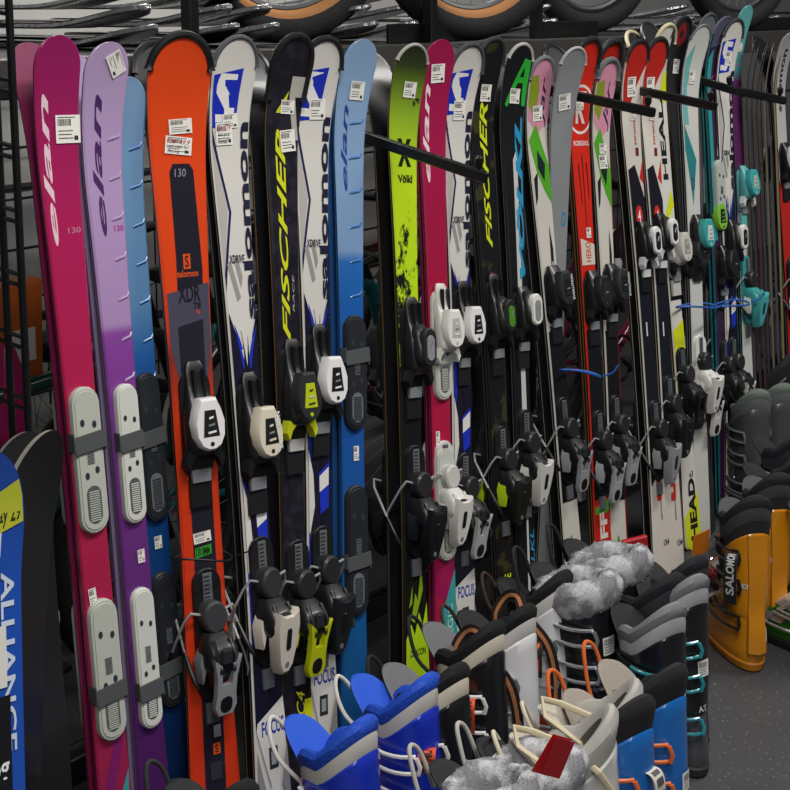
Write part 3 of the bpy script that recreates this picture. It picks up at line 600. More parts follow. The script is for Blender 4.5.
num4 = lambda r: [('P', [(-.93, 44), (.93, 44), (.93, 66), (-.2, 106), (-.93, 112)], 'bf2a20'), ('P', [(-.93, 170), (-.1, 165), (.93, 200), (.93, 260), (-.93, 260)], '1d1c26'), ('P', [(.93, 160), (.93, 185), (.4, 178)], 'c9302a'), ('P', [(-.93, 258), (.93, 258), (.93, 452), (.2, 470), (-.93, 485)], '1b1c24'),
    ('P', ell(.0, 216, .48, 10.5), 'c9302a'), ('H', '4', 210, 222, -.2, .2, 'f0ecea'), ('T', 'strong', 145, 120, .1, .4, 'c23a30'), ('P', [(.15, 156), (.5, 156), (.5, 148), (.15, 148)], '7a1f1c'),
    ('P', [(-.3, 478), (.2, 478), (.35, 486), (.3, 500), (-.3, 500), (-.3, 492), (.05, 492), (.05, 486), (-.3, 486)], 'cc3327'), ('T', 'salomon', 520, 500, .0, .25, '2a2a30', 0, 0), ('H', '134', 540, 546, .2, .8, '2a2a30'), ('P', [(-.3, 322), (-.1, 322), (-.1, 336), (-.3, 336)], 'd9d9d9')]
for lb, tp, rf, yt, ty, hy, hk, lv in (('white ski with red tip and a red number spot, left one of the two alike', (628, 44), (660, 520), 0, 240, 440, 'pod', '9b9ea0'), ('white ski with red tip and a red number spot, right one of the two alike', (648, 42), (674, 520), .015, 232, 415, 'pod', '1d1f22')):
    make_ski('alpine_ski', lb, tp, rf, wt=.112, ww=.072, wl=.1, yaw=8, yt=yt, yb=-.23, col='dbd6cc', group=G, rise=.045, edge='c5bba6', art=num4(0), tags=[(-.2, 88, .042, .06, 6), (.1, 116, .03, .03, 0)], guard=('232427', .05, .007),
        toe=[dict(y=ty, cap='e6e6e6', body='17181a', wing='cfd0d0', afd='c9cbcc', style='oval')], heel=[dict(y=hy, body='1b1c1f', lever=lv, style=hk)], back=dict(label='partner behind the red-tipped white ski with number spot, '+('left' if yt == 0 else 'right')+' of two', gap=.014))
make_ski('alpine_ski', 'white racing ski with black lettering and a neon yellow tail', (655, 28), (692, 520), wt=.106, ww=.070, wl=.098, yaw=8, yt=.03, yb=-.2, col='dcdad2', group=G, rise=.05, edge='c8b07a',
    art=[('T', 'HEAD', 180, 95, -.35, .4, '1d1e22', 0, .04), ('P', [(-.1, 80), (.93, 68), (.93, 100), (.4, 104)], 'd9e021'), ('P', [(-.5, 214), (.6, 190), (.93, 205), (-.1, 220)], 'd9e021'), ('P', [(-.93, 222), (.93, 222), (.93, 300), (-.93, 300)], '1b1c20'), ('P', [(-.93, 330), (.93, 320), (.93, 395), (-.93, 395)], 'dce420'), ('P', [(-.93, 395), (.93, 395), (.93, 412), (.2, 446), (-.93, 446)], 'dce420'), ('P', [(-.93, 545), (.93, 560), (.93, 492), (-.93, 515)], 'dce420'), ('T', 'HEAD', 540, 478, -.3, .6, '1b1c1f', 0, .05), ('H', 'e.3', 471, 477, .0, .5, '1b1c1f')],
    tags=[], guard=('c9c19c', .05, .006), toe=[dict(y=246, cap='c9c7c0', body='c3c1ba', inset='9b9993')], heel=[dict(y=385, body='15161a', lever='17181b')], back=dict(label='partner behind the white and neon yellow racing ski'))
make_ski('alpine_ski', 'charcoal ski with a dark red oval near its tip', (672, 20), (702, 440), wt=.104, ww=.072, wl=.096, yaw=8, yt=.01, yb=-.19, col='2b2a2c', group=G, rise=.045, edge='6d5a44', art=[('P', ell(.0, 36, .5, 11), '8b2026'), ('P', ell(.0, 36, .2, 7), '2b2a2c'), ('H', 'R', 444, 452, -.3, .3, 'a3262a'), ('P', [(-.93, 408), (.93, 408), (.93, 425), (-.93, 425)], '1f1f22')],
    tags=[(-.1, 67, .034, .046, -4)], guard=('202124', .05, .006), toe=[dict(y=250, cap='26282b', body='18191b')], heel=[dict(y=392, body='17181a', lever='d9d8d4', style='fork')], back=dict(label='red-based partner behind the charcoal ski', gap=.012))
make_ski('alpine_ski', 'off-white ski with teal shading and a grey edged tip, right of the charcoal ski', (690, 28), (697, 330), wt=.108, ww=.074, wl=.098, yaw=10, yt=-.02, yb=-.2, col='cfd0ca', group=G, rise=.05, edge='9aa5a5',
    art=[('P', [(-.93, 60), (-.3, 45), (-.5, 90), (-.3, 125), (-.93, 125)], '6fb3b1'), ('P', [(-.93, 125), (.5, 160), (-.1, 205), (-.93, 150)], '2f8588'), ('H', 'D', 178, 190, -.3, .2, '3a4a4c')], tags=[(-.1, 78, .032, .042, 0)], guard=('6b6f72', .04, .004),
    toe=[dict(y=232, cap='3aa0a0', body='1b1c1f', inset='cfd3d3')], heel=[dict(y=372, body='e2e0da', lever='e2e0da', pad='1b1c1f', style='pod')], back=dict(label='partner behind the off-white and teal ski'))
make_ski('alpine_ski', 'dark ski with white vertical lettering and grey tip, behind the off-white and teal ski', (700, 16), (712, 330), wt=.106, ww=.070, wl=.094, yaw=8, yt=.05, yb=-.12, col='6d7075', group=G, rise=.04, art=[('T', 'salomon', 165, 70, .1, .8, '1b1c22', 0, .03), ('P', [(-.9, 75), (.1, 70), (.3, 45), (-.5, 55)], '2a3a9a')], guard=('4c5058', .05, .005),
    toe=[dict(y=215, cap='7fbf3a', body='1b1c1f')], heel=[dict(y=350, body='17181a', lever='cfcfca')], back=dict(label='partner behind the dark ski with white vertical lettering'))
make_ski('alpine_ski', 'deep purple ski with teal rim, left of the farthest white blue-marked ski', (713, 20), (722, 330), wt=.112, ww=.076, wl=.098, yaw=8, yt=.02, yb=-.17, col='3b2344', group=G, rise=.05, edge='2b8e94', side='237a80', art=[('P', [(-.95, 60), (-.5, 50), (-.4, 240), (-.95, 240)], '2f9a9c'), ('R', 85, 1, .1, .030, .004, 'a13b78'), ('P', [(-.95, 15), (.95, 15), (.95, 42), (-.95, 50)], '55556a')], guard=('56586a', .05, .004), tags=[(.3, 58, .03, .03, 0), (.2, 152, .016, .03, 0)],
    rails=[(160, 225, 'b5bcb4', None, .025, False)], toe=[dict(y=262, cap='1f2023', body='18191b')], heel=[dict(y=375, body='17181a', lever='1d1e21')], back=dict(label='partner behind the deep purple and teal ski'))
xdrive('white ski with blue block mark, farthest of its kind, standing clear down to its tail', (725, 22), (734, 490), 0, -.18, (22, 434), 8, dict(label='partner behind the farthest white blue-marked ski', guard=('3a3b40', .05, .006)),
    [dict(y=236, cap='e4e4e2', body='1b1c1f', style='oval')], [dict(y=372, body='17181b', lever='d5d3cc')], [(-.05, 59, .036, .050, 0)])
make_ski('alpine_ski', 'teal kids ski with turquoise binding, just right of the farthest white blue-marked ski', (735, 8), (746, 330), wt=.088, ww=.062, wl=.084, yaw=8, yt=.04, yb=-.16, col='c7cbc6', stops=[(0, 'd9dbd6'), (.5, 'c7cbc6'), (.6, '5a2a58'), (.85, '5b2a5a'), (.88, '4fa3a3'), (1, '66b3b0')], group=G, rise=.05, edge='6ea6a5', art=[('R', 58, 1, 0, .026, .004, 'c0519a')], tags=[(.1, 48, .03, .03, 0)],
    toe=[dict(y=182, cap='39a5a8', body='5fb0b0', wing='d9d9d4', inset='b9b7a8')], heel=[dict(y=290, body='3a9d9f', lever='4fb3b3', accent='e0e0da', style='pod')], back=dict(label='partner behind the teal kids ski with the turquoise binding'))
cc = [(746, '4a3f36'), (751, '262a2e'), (756, '4d2b2e'), (760, '2b2f33'), (765, '6d6152'), (770, '3d4245'), (775, '837653')]
ccn = ['brown-edged', 'black', 'dark maroon', 'charcoal', 'tan-edged', 'slate grey', 'olive-edged']
for i, (x, c) in enumerate(cc):
    make_ski('cross_country_ski', 'slim %s cross-country ski in the dark bundle at the far end of the rack' % ccn[i], (x, 40+i % 3*4), (x+8, 330), wt=.05, ww=.044, wl=.046, yaw=-22, yt=.0+.03*(i % 2), yb=-.16, col='1c1d20', edge=c, side=c, base='1a1a1c', rise=.03, pair=False, group='slim cross-country skis at the far end')
make_ski('alpine_ski', 'white ski with vertical black lettering and red lower half, at the far right end', (777, 34), (792, 330), wt=.106, ww=.07, wl=.094, yaw=8, yt=.0, yb=-.16, col='cfccc6', stops=[(0, 'b52a22'), (.62, 'c4281f'), (.66, 'c4281f'), (.67, 'cfccc6'), (1, '9c9c9a')], group=G, rise=.05, art=[('T', 'salomon', 112, 50, -.3, .3, '2b2b30', 0, .03)], toe=[dict(y=158, cap='e6e4de', body='1b1c1f')], heel=[dict(y=290, body='17181a', lever='d5d3cc')],
    back=dict(label='partner behind the white and red ski at the far right end'))

# ================================================================== BEHIND THE SKIS
gw = empty('wire_grid', 'black wire grid hung on the back wall behind the skis', 'wire grid')
mb = MB()
for z in np.arange(.35, 1.5, .155): mb.tube([(1.2, 1.62, z), (6.4, 1.62, z)], .0045, RAILM, 6)
mb.build('horizontal_wires', gw)
mb = MB()
for x in np.arange(1.2, 6.5, .155): mb.tube([(x, 1.63, .3), (x, 1.63, 1.46)], .003, RAILM, 6)
mb.build('upright_wires', gw)

def wheel(parent, x, R, tyre='151517', wall=None, tw=.024):
    mb = MB(); N = 48
    ring = lambda r, y=0: [(r*math.cos(2*PI*k/N), y, r*math.sin(2*PI*k/N)) for k in range(N)]
    mb.tube(ring(R-tw), tw, mat(tyre, .8, bump=1., bscale=120), 12, True)
    if wall: mb.tube(ring(R-tw*1.45), tw*.80, mat(wall, .7), 12, True)
    w = mb.build('wheel', parent, loc=(x, 0, R))
    mb = MB(); mb.tube(ring(R-tw*2.25), .011, mat('4a4c4e', .45, .5), 8, True); mb.build('rim', w)
    mb = MB()
    for k in range(28):
        a = 2*PI*k/28; b = a+(.5 if k % 2 else -.5); q = .02 if (k//2) % 2 else -.02
        mb.tube([(.02*math.cos(b), q, .02*math.sin(b)), ((R-tw*2.3)*math.cos(a), 0, (R-tw*2.3)*math.sin(a))], .0011, mat('7d7f82', .6, .3), 4)
    o = mb.build('spokes', w)
    mb = MB(); mb.tube([(0, -.035, 0), (0, -.025, 0), (0, .025, 0), (0, .035, 0)], [.008, .018, .018, .008], mat('8b8d90', .3, .8), 12); mb.build('hub', w)
    return w
def bicycle(label, loc, rz, col, R=.34, wb=1.04, tyre='151517', wall=None, group=None, k=1., accent='1a1a1c', tw=.024):
    b = empty('bicycle', label, 'bicycle', loc, group, rz)
    wheel(b, -wb/2, R, tyre, wall, tw); wheel(b, wb/2, R, tyre, wall, tw)
    F = mat(col, .3, coat=.5); h = k
    bb = (-.06*h, 0, R-.03); st = (-.22*h, 0, R+.42*h); hd = (wb/2-.17*h, 0, R+.44*h); hl = (wb/2-.12*h, 0, R+.30*h); rx = (-wb/2, 0, R); fx = (wb/2, 0, R)
    mb = MB(); mb.tube([bb, st], .016, F, 12); mb.tube([bb, hl], .023, F, 12); mb.tube([st, hd], .018, F, 12); mb.tube([hl, hd], .022, F, 12)
    for q in (-1, 1):
        mb.tube([(rx[0], q*.05, R), (bb[0]-.08, q*.035, bb[2]), bb], .010, F, 8); mb.tube([(rx[0], q*.05, R), (st[0]-.03, q*.02, st[2]-.03), st], .008, F, 8)
    mb.build('frame', b)
    mb = MB(); A = mat(accent, .35)
    for q in (-1, 1): mb.tube([(fx[0], q*.055, R), (hl[0]+.03, q*.05, hl[2]-.04), (hl[0], q*.01, hl[2])], .012, A, 8)
    mb.build('fork', b)
    mb = MB(); tx, tz = hd[0]-.03, hd[2]+.06*h
    mb.tube([hd, (tx, 0, tz), (tx+.05, 0, tz+.01)], .014, BLK, 8)
    mb.tube([(tx-.02, -.29*h, tz+.05), (tx+.04, -.14*h, tz+.03), (tx+.05, 0, tz+.01), (tx+.04, .14*h, tz+.03), (tx-.02, .29*h, tz+.05)], .011, BLK, 8)
    hb = mb.build('handlebar', b)
    for q in (-1, 1):
        mb = MB(); mb.tube([(tx-.03, q*.30*h, tz+.051), (tx, q*.19*h, tz+.045)], .016, RUB, 10); mb.build('grip', hb)
        mb = MB(); mb.tube([(tx+.02, q*.17*h, tz+.03), (tx+.07, q*.2*h, tz+.02), (tx+.06, q*.27*h, tz+.02)], .005, mat('8b8d90', .3, .8), 6); mb.build('brake_lever', hb)
    mb = MB(); mb.tube([st, (st[0]-.04, 0, st[2]+.12*h)], .013, BLK, 8)
    sec = [(-.14, .065, .016), (-.1, .072, .022), (-.03, .05, .022), (.05, .024, .018), (.12, .016, .012)]
    mb.loft([[(st[0]-.03+x, w*math.cos(t), st[2]+.14*h+hh*math.sin(t)) for t in [2*PI*j/12 for j in range(12)]] for x, w, hh in sec], RUB)
    mb.build('saddle', b)
    mb = MB(); Q = mat('3a3b3e', .35, .7)
    mb.tube([(bb[0]+.085*math.cos(2*PI*j/30), -.045, bb[2]+.085*math.sin(2*PI*j/30)) for j in range(30)], .006, Q, 6, True)
    mb.tube([(bb[0], -.05, bb[2]), (bb[0]+.13, -.06, bb[2]-.10)], .009, Q, 6); mb.tube([(bb[0], .05, bb[2]), (bb[0]-.13, .06, bb[2]+.10)], .009, Q, 6)
    c = mb.build('crankset', b)
    for sgn in (1, -1):
        mb = MB(); mb.box((bb[0]+sgn*.13, -sgn*.11, bb[2]-sgn*.10), (.09, .09, .018), RUB, bev=.004); mb.build('pedal', c)
    mb = MB(); mb.tube([(st[0], .02, st[2]-.05), (bb[0]+.2, .05, st[2]-.02), (hd[0], .06, hd[2]+.1), (hd[0]+.12, .05, hd[2]+.08), (hl[0]+.02, .04, hl[2])], .003, BLK, 6); mb.build('brake_cable', b)
    return b
GB = 'bicycles parked behind the ski rack'
BK = [('dark green bicycle standing behind the orange and near white skis', 1.62, .47, '14504a', .33), ('teal bicycle standing behind the blue and lime green skis', 2.72, .62, '1c7f86', .33),
      ('salmon pink bicycle standing behind the black and turquoise-lettered skis', 3.55, .95, 'b4604f', .34), ('magenta bicycle standing behind the bright red ski', 4.5, .55, '8a1850', .31),
      ('black bicycle with a red fork standing farthest left by the wall', 1.75, 1.15, '1d1d20', .34), ('black bicycle by the wall behind the white ski with pink patches', 3.0, 1.25, '232327', .34), ('red bicycle near the far end by the wall', 4.6, 1.2, '7c1d20', .33)]
for i, (lb, x, y, c, R) in enumerate(BK):
    bicycle(lb, (x, y, 0), (.06, -.1, .12, -.05, PI-.1, .1, PI)[i], c, R, group=None, accent='8a1c22' if i == 4 else '1a1a1c')
zs = 1.459
for lb, pa, pb, R_, tw, wall, c in (('small bicycle with tan tyre sidewalls on the shelf above the near skis', 285, 470, .285, .036, 'a8723f', '2a2a2d'), ('small bicycle with black tyres on the shelf above the middle skis', 588, 735, .29, .034, None, '55585c')):
    A = hit(pa, 41, 1, .40); B_ = hit(pb, 33, 1, .20)
    b = bicycle(lb, ((A[0]+B_[0])/2, .30, zs), math.atan2(-.20, B_[0]-A[0]), c, R_, math.hypot(B_[0]-A[0], .2), '131315', wall, k=.62, tw=tw)
# stacked wrapped skis lying on the shelf, tips towards the aisle
def stored(px, py, y, label, dx=0):
    P = hit(px, py, 1, y); L = 1.15; N = 14
    o = None; mb = MB(); rings = []
    for i in range(26):
        q = i/25; s = q*L
        h = .052 if s > .12 else .052*math.sqrt(max(0.002, 1-((.12-s)/.12)**2.2))
        r = .040*max(0, (.26-s)/.26)**1.6
        rings.append([(-h, s, r), (-h, s, r+.009), (-h*.9, s, r+.013), (h*.9, s, r+.013), (h, s, r+.009), (h, s, r)])
    mb.loft(rings, mat('1a1b1e', .16, coat=1., bump=.6, bscale=30))
    o = mb.build('stored_ski'); tag(o, label, 'ski', 'plastic-wrapped skis lying on the shelf')
    pth = [(-a[0][0], a[0][1]-.002, a[0][2]+.007) for a in reversed(rings[:9])]+[(a[0][0], a[0][1]-.002, a[0][2]+.007) for a in rings[:9]]
    MB().tube(pth, .0065, mat('b9bbbd', .22, .8, bump=1., bscale=90), 6).build('metal_edge', o)
    return o, P
import itertools
lay_z = zs+.001
k = 0
names = ['lowest', 'second', 'third']
stk = [(150, 'behind the orange ski tip'), (232, 'above the near white ski tip'), (272, 'above the black-yellow ski tip'), (372, 'above the lime green ski tip'), (412, 'above the raspberry pink ski tip'), (520, 'above the black turquoise-lettered ski'), (552, 'above the plain silver ski'), (690, 'above the off-white teal ski'), (716, 'above the purple teal-rimmed ski'), (752, 'above the slim dark skis'), (776, 'above the far right end')]
for px, where in stk:
    P = hit(px, 20, 1, .26)
    for j in range(2 if px > 500 else 3):
        o, _ = stored(px, 20, .34, 'plastic-wrapped black ski on the shelf, %s in stack %s' % (names[j], where))
        o.location = (P[0]+.01*(j % 2), .25+.03*j, lay_z+j*.040); o.rotation_euler = (0, 0, -.05+.03*j)

# ================================================================== LEFT END: wire grid end panel, post, snowboards
eg = empty('wire_rack', 'black wire end rack with paired rungs at the far left', 'wire rack', (0, 0, 0))
X1 = 1.315
for y in (-.13, -.09):
    mb = MB(); mb.tube([(X1, y, .0), (X1, y, 1.78)], .006, RAILM, 8); mb.build('upright', eg)
mb = MB()
for i in range(17):
    z = .05+i*.098
    for dz in (0, .017): mb.tube([(X1, -.135, z+dz), (X1+.0, .62, z+dz+.06)], .0038, RAILM, 6)
mb.build('rungs', eg)
mb = MB(); mb.box((1.24, .32, .9), (.05, .06, 1.8), mat('2c2723', .5), bev=.004); tag(mb.build('rack_post'), 'dark brown square post behind the wire end rack', 'post')
mb = MB(); mb.box((1.05, .45, 1.62), (.7, .5, .14), mat('17171a', .5), bev=.01); mb.box((1.22, .19, 1.66), (.03, .004, .07), PAPER); tag(mb.build('shelf_box'), 'dark box on the top shelf at the far left with a white label', 'box')

def board(name, label, P, Bx, L, w, yaw, topc, art, tiltx=0, base='19191b', edge='9a958c', group=None):
    root = empty(name, label, 'snowboard', group=group)
    Z = Vector(P)-Vector(Bx); L = Z.length; Z.normalize()
    n = Vector((-math.sin(math.radians(yaw)), -math.cos(math.radians(yaw)), 0)); n = (n-Z*n.dot(Z)).normalized(); Y = -n; Xv = Y.cross(Z)
    root.matrix_world = Matrix.Translation(Bx) @ Matrix((Xv, Y, Z)).transposed().to_4x4()
    def hw(s):
        d = min(s, L-s); c = .5+.5*abs(2*s/L-1)**2; v = w/2*(.84+.16*c)
        return v*math.sqrt(max(.0, 1-((.13-d)/.13)**2.2)) if d < .13 else v
    def rz(s): d = min(s, L-s); return .045*max(0, (.2-d)/.2)**2
    ss = sorted([L*(1-math.cos(PI*i/48))/2 for i in range(49)])
    mb = MB(); pr = [[(-max(hw(s), .001), -rz(s), s), (-max(hw(s), .001), -rz(s)-.008, s), (max(hw(s), .001), -rz(s)-.008, s), (max(hw(s), .001), -rz(s), s)] for s in ss]
    for j, M in enumerate((mat(edge, .3, .5), mat(topc, .3, coat=.5), mat(edge, .3, .5), mat(base, .4, coat=.3))):
        vs = []; fs = []
        for i, p in enumerate(pr):
            vs += [p[j], p[(j+1) % 4]]
            if i: fs.append((2*i-2, 2*i-1, 2*i+1, 2*i))
        mb.add(vs, fs, M)
    e = .0005
    for kind, data, c in art:
        e += .0002
        fn = lambda a, b: (max(-.97, min(.97, a))*hw(b), -rz(b)-.008-e, b)
        if kind == 'P': lay(mb, [(a, b*L) for a, b in data], [tuple(range(len(data)))], mat(c, .35, coat=.3), fn)
        else:
            t, a0, a1, s0, s1, vert = data; vs, fs = text2d(t, 0, .02)
            pts = [(a0+(a1-a0)*(1-p[1]), (s0+(s1-s0)*p[0])*L) for p in vs] if vert else [(a0+(a1-a0)*p[0], (s0+(s1-s0)*p[1])*L) for p in vs]
            if vert == 2: pts = [(a0+(a1-a0)*p[1], (s1-(s1-s0)*p[0])*L) for p in vs]
            lay(mb, pts, fs, mat(c, .4), fn)
    mb.build('board', root)
    return root
P = hit(-44, 446, 1, -.42)
board('snowboard', 'blue and white snowboard cut off by the left edge, with a yellow handwritten sticker', P, (P[0]-.12, -.55, .005), 1, .17, 4, '1f4fae',
      [('P', [(-.97, .12), (.97, .05), (.97, .18), (-.97, .3)], 'd9dce0'), ('P', [(-.97, .30), (.97, .22), (.97, .26), (-.97, .38)], '12327a'), ('P', [(.1, .93), (.6, .93), (.6, .86), (.1, .86)], 'dfe6ee'), ('T', ('ALLIANCE', .62, .86, .62, .84, 2), 'c9d4e2'), ('P', [(.2, .88), (.97, .90), (.97, .955), (.35, .935)], 'c9cf3a'), ('T', ('Day 29', .4, .92, .895, .925, 0), '3a3c20'),
       ('P', [(.1, .70), (.7, .70), (.7, .775), (.1, .775)], 'dcdad2'), ('P', [(.1, .56), (.75, .56), (.75, .69), (.1, .69)], '15161a'), ('T', ('og', .35, .7, .585, .61, 0), 'e8e8e8')])
P = hit(24, 430, 1, -.22); board('snowboard', 'plain black snowboard leaning beside the blue one, thin pale edge', P, (P[0]-.24, -.40, .005), 1, .13, -14, '1b1a1a', [], edge='b9b4aa')
P = hit(6, 432, 1, -.12); board('snowboard', 'black snowboard whose tip shows above the blue one at the left edge', P, (P[0]-.1, -.3, .005), 1, .14, 0, '1c1c1e', [])
# things hanging by the grid
mb = MB(); mb.prism([(-.06, -.1), (.05, -.1), (.06, .12), (-.05, .12)], 0, .05, mat('c2611c', .5), .01); o = mb.build('boxed_goods', loc=tuple(hit(8, 335, 1, .55))); tag(o, 'orange carton with a pale label behind the wire end rack', 'box')
mb = MB(); mb.prism([(-.03, -.05), (.03, -.05), (.03, .02), (-.03, .02)], 0, .002, PAPER, .0005); mb.build('label_sticker', o, loc=(0, -.051, 0))
mb = MB(); sec = smooth_sections([(-.10, .02, .03), (-.06, .045, .05), (0, .05, .055), (.08, .035, .045), (.13, .02, .03)]); mb.loft([sell(0, 0, a, h, z, e=2.2) for z, a, h in sec], mat('c81d72', .3, coat=.6)); o = mb.build('water_bottle', loc=tuple(hit(4, 405, 1, .5))); tag(o, 'glossy hot pink bottle-shaped item behind the wire end rack', 'bottle')
mb = MB(); sec = smooth_sections([(-.14, .012, .01), (-.10, .035, .018), (-.02, .045, .022), (.06, .035, .02), (.14, .022, .018), (.16, .012, .01)]); mb.loft([sell(.01*math.sin(z*60), .006*math.cos(z*80), a, h, z, e=2.4) for z, a, h in sec], mat('b9bbbf', .7, bump=.8, bscale=30)); o = mb.build('glove', loc=tuple(hit(34, 640, 1, -.05))); tag(o, 'pale grey glove hanging beside the black snowboard', 'glove')

# ================================================================== SKI BOOTS on the floor in front
SH = [(0, .085, .150, .044), (.02, .085, .152, .048), (.045, .084, .150, .050), (.07, .078, .142, .049), (.095, .060, .120, .047), (.12, .036, .090, .044), (.15, .020, .067, .043), (.20, .014, .059, .043), (.26, .020, .060, .046), (.31, .028, .062, .049), (.36, .034, .065, .051)]
def bsec(z):
    z = max(0, min(.36, z))
    for a, b in zip(SH, SH[1:]):
        if z <= b[0]:
            t = (z-a[0])/(b[0]-a[0]); t = t*t*(3-2*t)*.5+t*.5
            return [a[i]+(b[i]-a[i])*t for i in (1, 2, 3)]
def bsurf(z, th, off=0, e=2.35):
    cy, ly, wx = bsec(z); c, q = math.cos(th), math.sin(th)
    return ((wx+off)*abs(c)**(2/e)*(1 if c >= 0 else -1), cy+(ly+off)*abs(q)**(2/e)*(1 if q >= 0 else -1), z)
TH = [2*PI*k/36 for k in range(36)]
def boot(label, px, py, rz=0., k=1.0, zt=.34, group=None, lower='1b1c1f', cuff='1b1c1f', sole='17181a', pad='151618', trim=None, inner='121214', tongue='1a1b1d', buckle='b9bcbe', strap='222326', strapt=None, straptc='e8e8e8',
         loop=None, spine=None, text=None, fur=False, sticker=None, nb=4, tall=0., tonguez=.372, bsh=0., dx=0, dy=0, mesh=False, logo=None, cuffz=.305, straps=True, flap=None, laces=None, arch=None):
    P = hit(px, py, 2, zt*k); root = empty('ski_boot', label, 'ski boot', group=group)
    off = Vector((0, .035*k, 0)); off.rotate(Matrix.Rotation(rz, 3, 'Z'))
    root.location = (P[0]-off.x+dx, P[1]-off.y+dy, .001); root.rotation_euler = (0, 0, rz); root.scale = (k, k, k)
    ML = mat(lower, .3, coat=.35); MC = mat(cuff, .3, coat=.35); MP = mat(pad, .85, bump=.5, bscale=500)
    if mesh: MP = mat(pad, .7, bump=1., bscale=160)
    fs = lambda th, a: a*(-math.sin(th) if th > PI else -math.sin(th)**3*.8)       # higher at the back, lower at the toe side
    ring = lambda z, o, t=0., e=2.35: [(lambda p, th=th: (p[0], p[1], z+fs(th, t)))(bsurf(z+fs(th, t), th, o, e)) for th in TH]
    mb = MB(); MS = mat(sole, .6)
    mb.loft([ring(0, -.002), ring(.004, .003), ring(.020, .004), ring(.024, .001)], MS); mb.build('sole', root)
    mb = MB(); mb.loft([ring(z, o) for z, o in ((.024, -.001), (.034, .002), (.05, .001), (.07, 0), (.085, -.001), (.1, 0), (.115, 0), (.13, 0), (.15, 0), (.175, -.001))], ML)
    mb.tube([bsurf(.045, PI*.5+t, .002) for t in np.linspace(-1.2, 1.2, 15)], .0035, ML, 6)
    for q in (-1, 1):                             # moulded ribs on the flanks
        a = PI if q < 0 else 0
        mb.tube([bsurf(z, a+(.9-z*3)*(1 if q > 0 else -1), .001) for z in np.linspace(.03, .12, 8)], .004, ML, 6)
    mb.build('lower_shell', root)
    mb = MB(); t0 = .05 if not fur else .02
    rr = [ring(.118, .001, .012), ring(.128, .006, .014), ring(.15, .006, .016), ring(.18, .0065, .018), ring(.22, .0065, .022), ring(.26, .0065, .028), ring(cuffz-.02, .0065, t0), ring(cuffz, .007, t0+.004), ring(cuffz+.004, .004, t0+.004), ring(cuffz-.004, .002, t0), ring(.2, .0, .02)]
    mb.loft(rr, MC, True, True)
    if spine:                                     # raised spine panel down the back
        mb.loft([[bsurf(z, 1.5*PI+w, .0075+h, 2.35) for w, h in ((-.36, -.003), (-.3, .005), (0, .008), (.3, .005), (.36, -.003))] for z in np.linspace(.05, .33, 12)], mat(spine, .35, coat=.4), False, False, False)
    for q in (-1, 1):
        a = PI*1.04 if q < 0 else -.04*PI
        p = Vector(bsurf(.135, a, .006)); mb.tube([p, p+Vector((q*.004, 0, 0)), p+Vector((q*.005, 0, 0))], [.010, .009, .004], mat('6b6e72', .3, .7), 12)
    if logo:
        vs, f2 = text2d(logo[0], 0, .02); a0 = math.radians(logo[3]); R = .062
        lay(mb, [(p[0]*logo[1], p[1]*logo[2]) for p in vs], f2, mat(logo[5], .4), lambda a, b: bsurf(logo[4]+b, a0+a/R, .0085), .008, 0)
    mb.build('cuff', root)
    # liner with a padded collar, open at the top
    mb = MB(); ct = .065 if not fur else .022
    if trim:
        mb.loft([ring(z, o, ct) for z, o in ((.24, .0), (.29, .003), (.298, .004))], MP, True, False)
        mb.loft([ring(z, o, ct) for z, o in ((.298, .0042), (.305, .0055), (.325, .0055), (.330, .0045))], mat(trim, .75), False, False)
        prof = ((.330, .0045), (.338, .007), (.350, .007), (.358, .001), (.359, -.006), (.354, -.013), (.335, -.018), (.20, -.024))
    else: prof = ((.24, 0), (.29, .002), (.31, .005), (.335, .0085), (.348, .008), (.358, .001), (.359, -.007), (.352, -.014), (.335, -.019), (.20, -.024))
    if fur:
        FM = mat('85858a', .95, noise=('c9c9cd', 32, .45, .6), bump=1., bscale=300); rng = random.Random(3)
        pr = ((.295, .004), (.305, .012), (.325, .019), (.345, .019), (.360, .010), (.366, -.002), (.358, -.014), (.335, -.022), (.25, -.026))
        rr = [ring(z, o, ct) for z, o in pr]
        rr = [[(p[0]*(1+rng.uniform(-.05, .05)), p[1]+rng.uniform(-.003, .003), p[2]+rng.uniform(-.003, .003)) for p in r] for r in rr]
        mb.loft(rr, FM, False, True)
        vs = []; f3 = []                             # short tufts
        for _ in range(2600):
            i = rng.randrange(len(rr)-2); j = rng.randrange(36); a = Vector(rr[i][j]); b = Vector(rr[i+1][(j+1) % 36]); p = a.lerp(b, rng.random())
            c = Vector((0, .036, .335)); nn = Vector((p.x-c.x, p.y-c.y, 0)).normalized()*(1 if i < 5 else -.3)+Vector((0, 0, (i-2.2)*.35)); nn.normalize()
            t = Vector((rng.uniform(-1, 1), rng.uniform(-1, 1), rng.uniform(-1, 1))).normalized()*.0008; k0 = len(vs)
            tip = p+nn*rng.uniform(.001, .003)+t*1.5
            vs += [p-t, p+t, tip]; f3.append((k0, k0+1, k0+2))
        mb.add(vs, f3, FM)
    else: mb.loft([ring(z, o, ct) for z, o in prof[:-1]], MP, not trim, False); mb.loft([ring(z, o, ct) for z, o in prof[-2:]], mat(inner, .9), False, True)
    mb.build('liner', root)
    # tongue
    mb = MB(); rings = []
    zz = list(np.linspace(.20, tonguez-.062, 8))+[tonguez-.062+.05*math.sin(q/12*PI/2) for q in range(1, 13)]
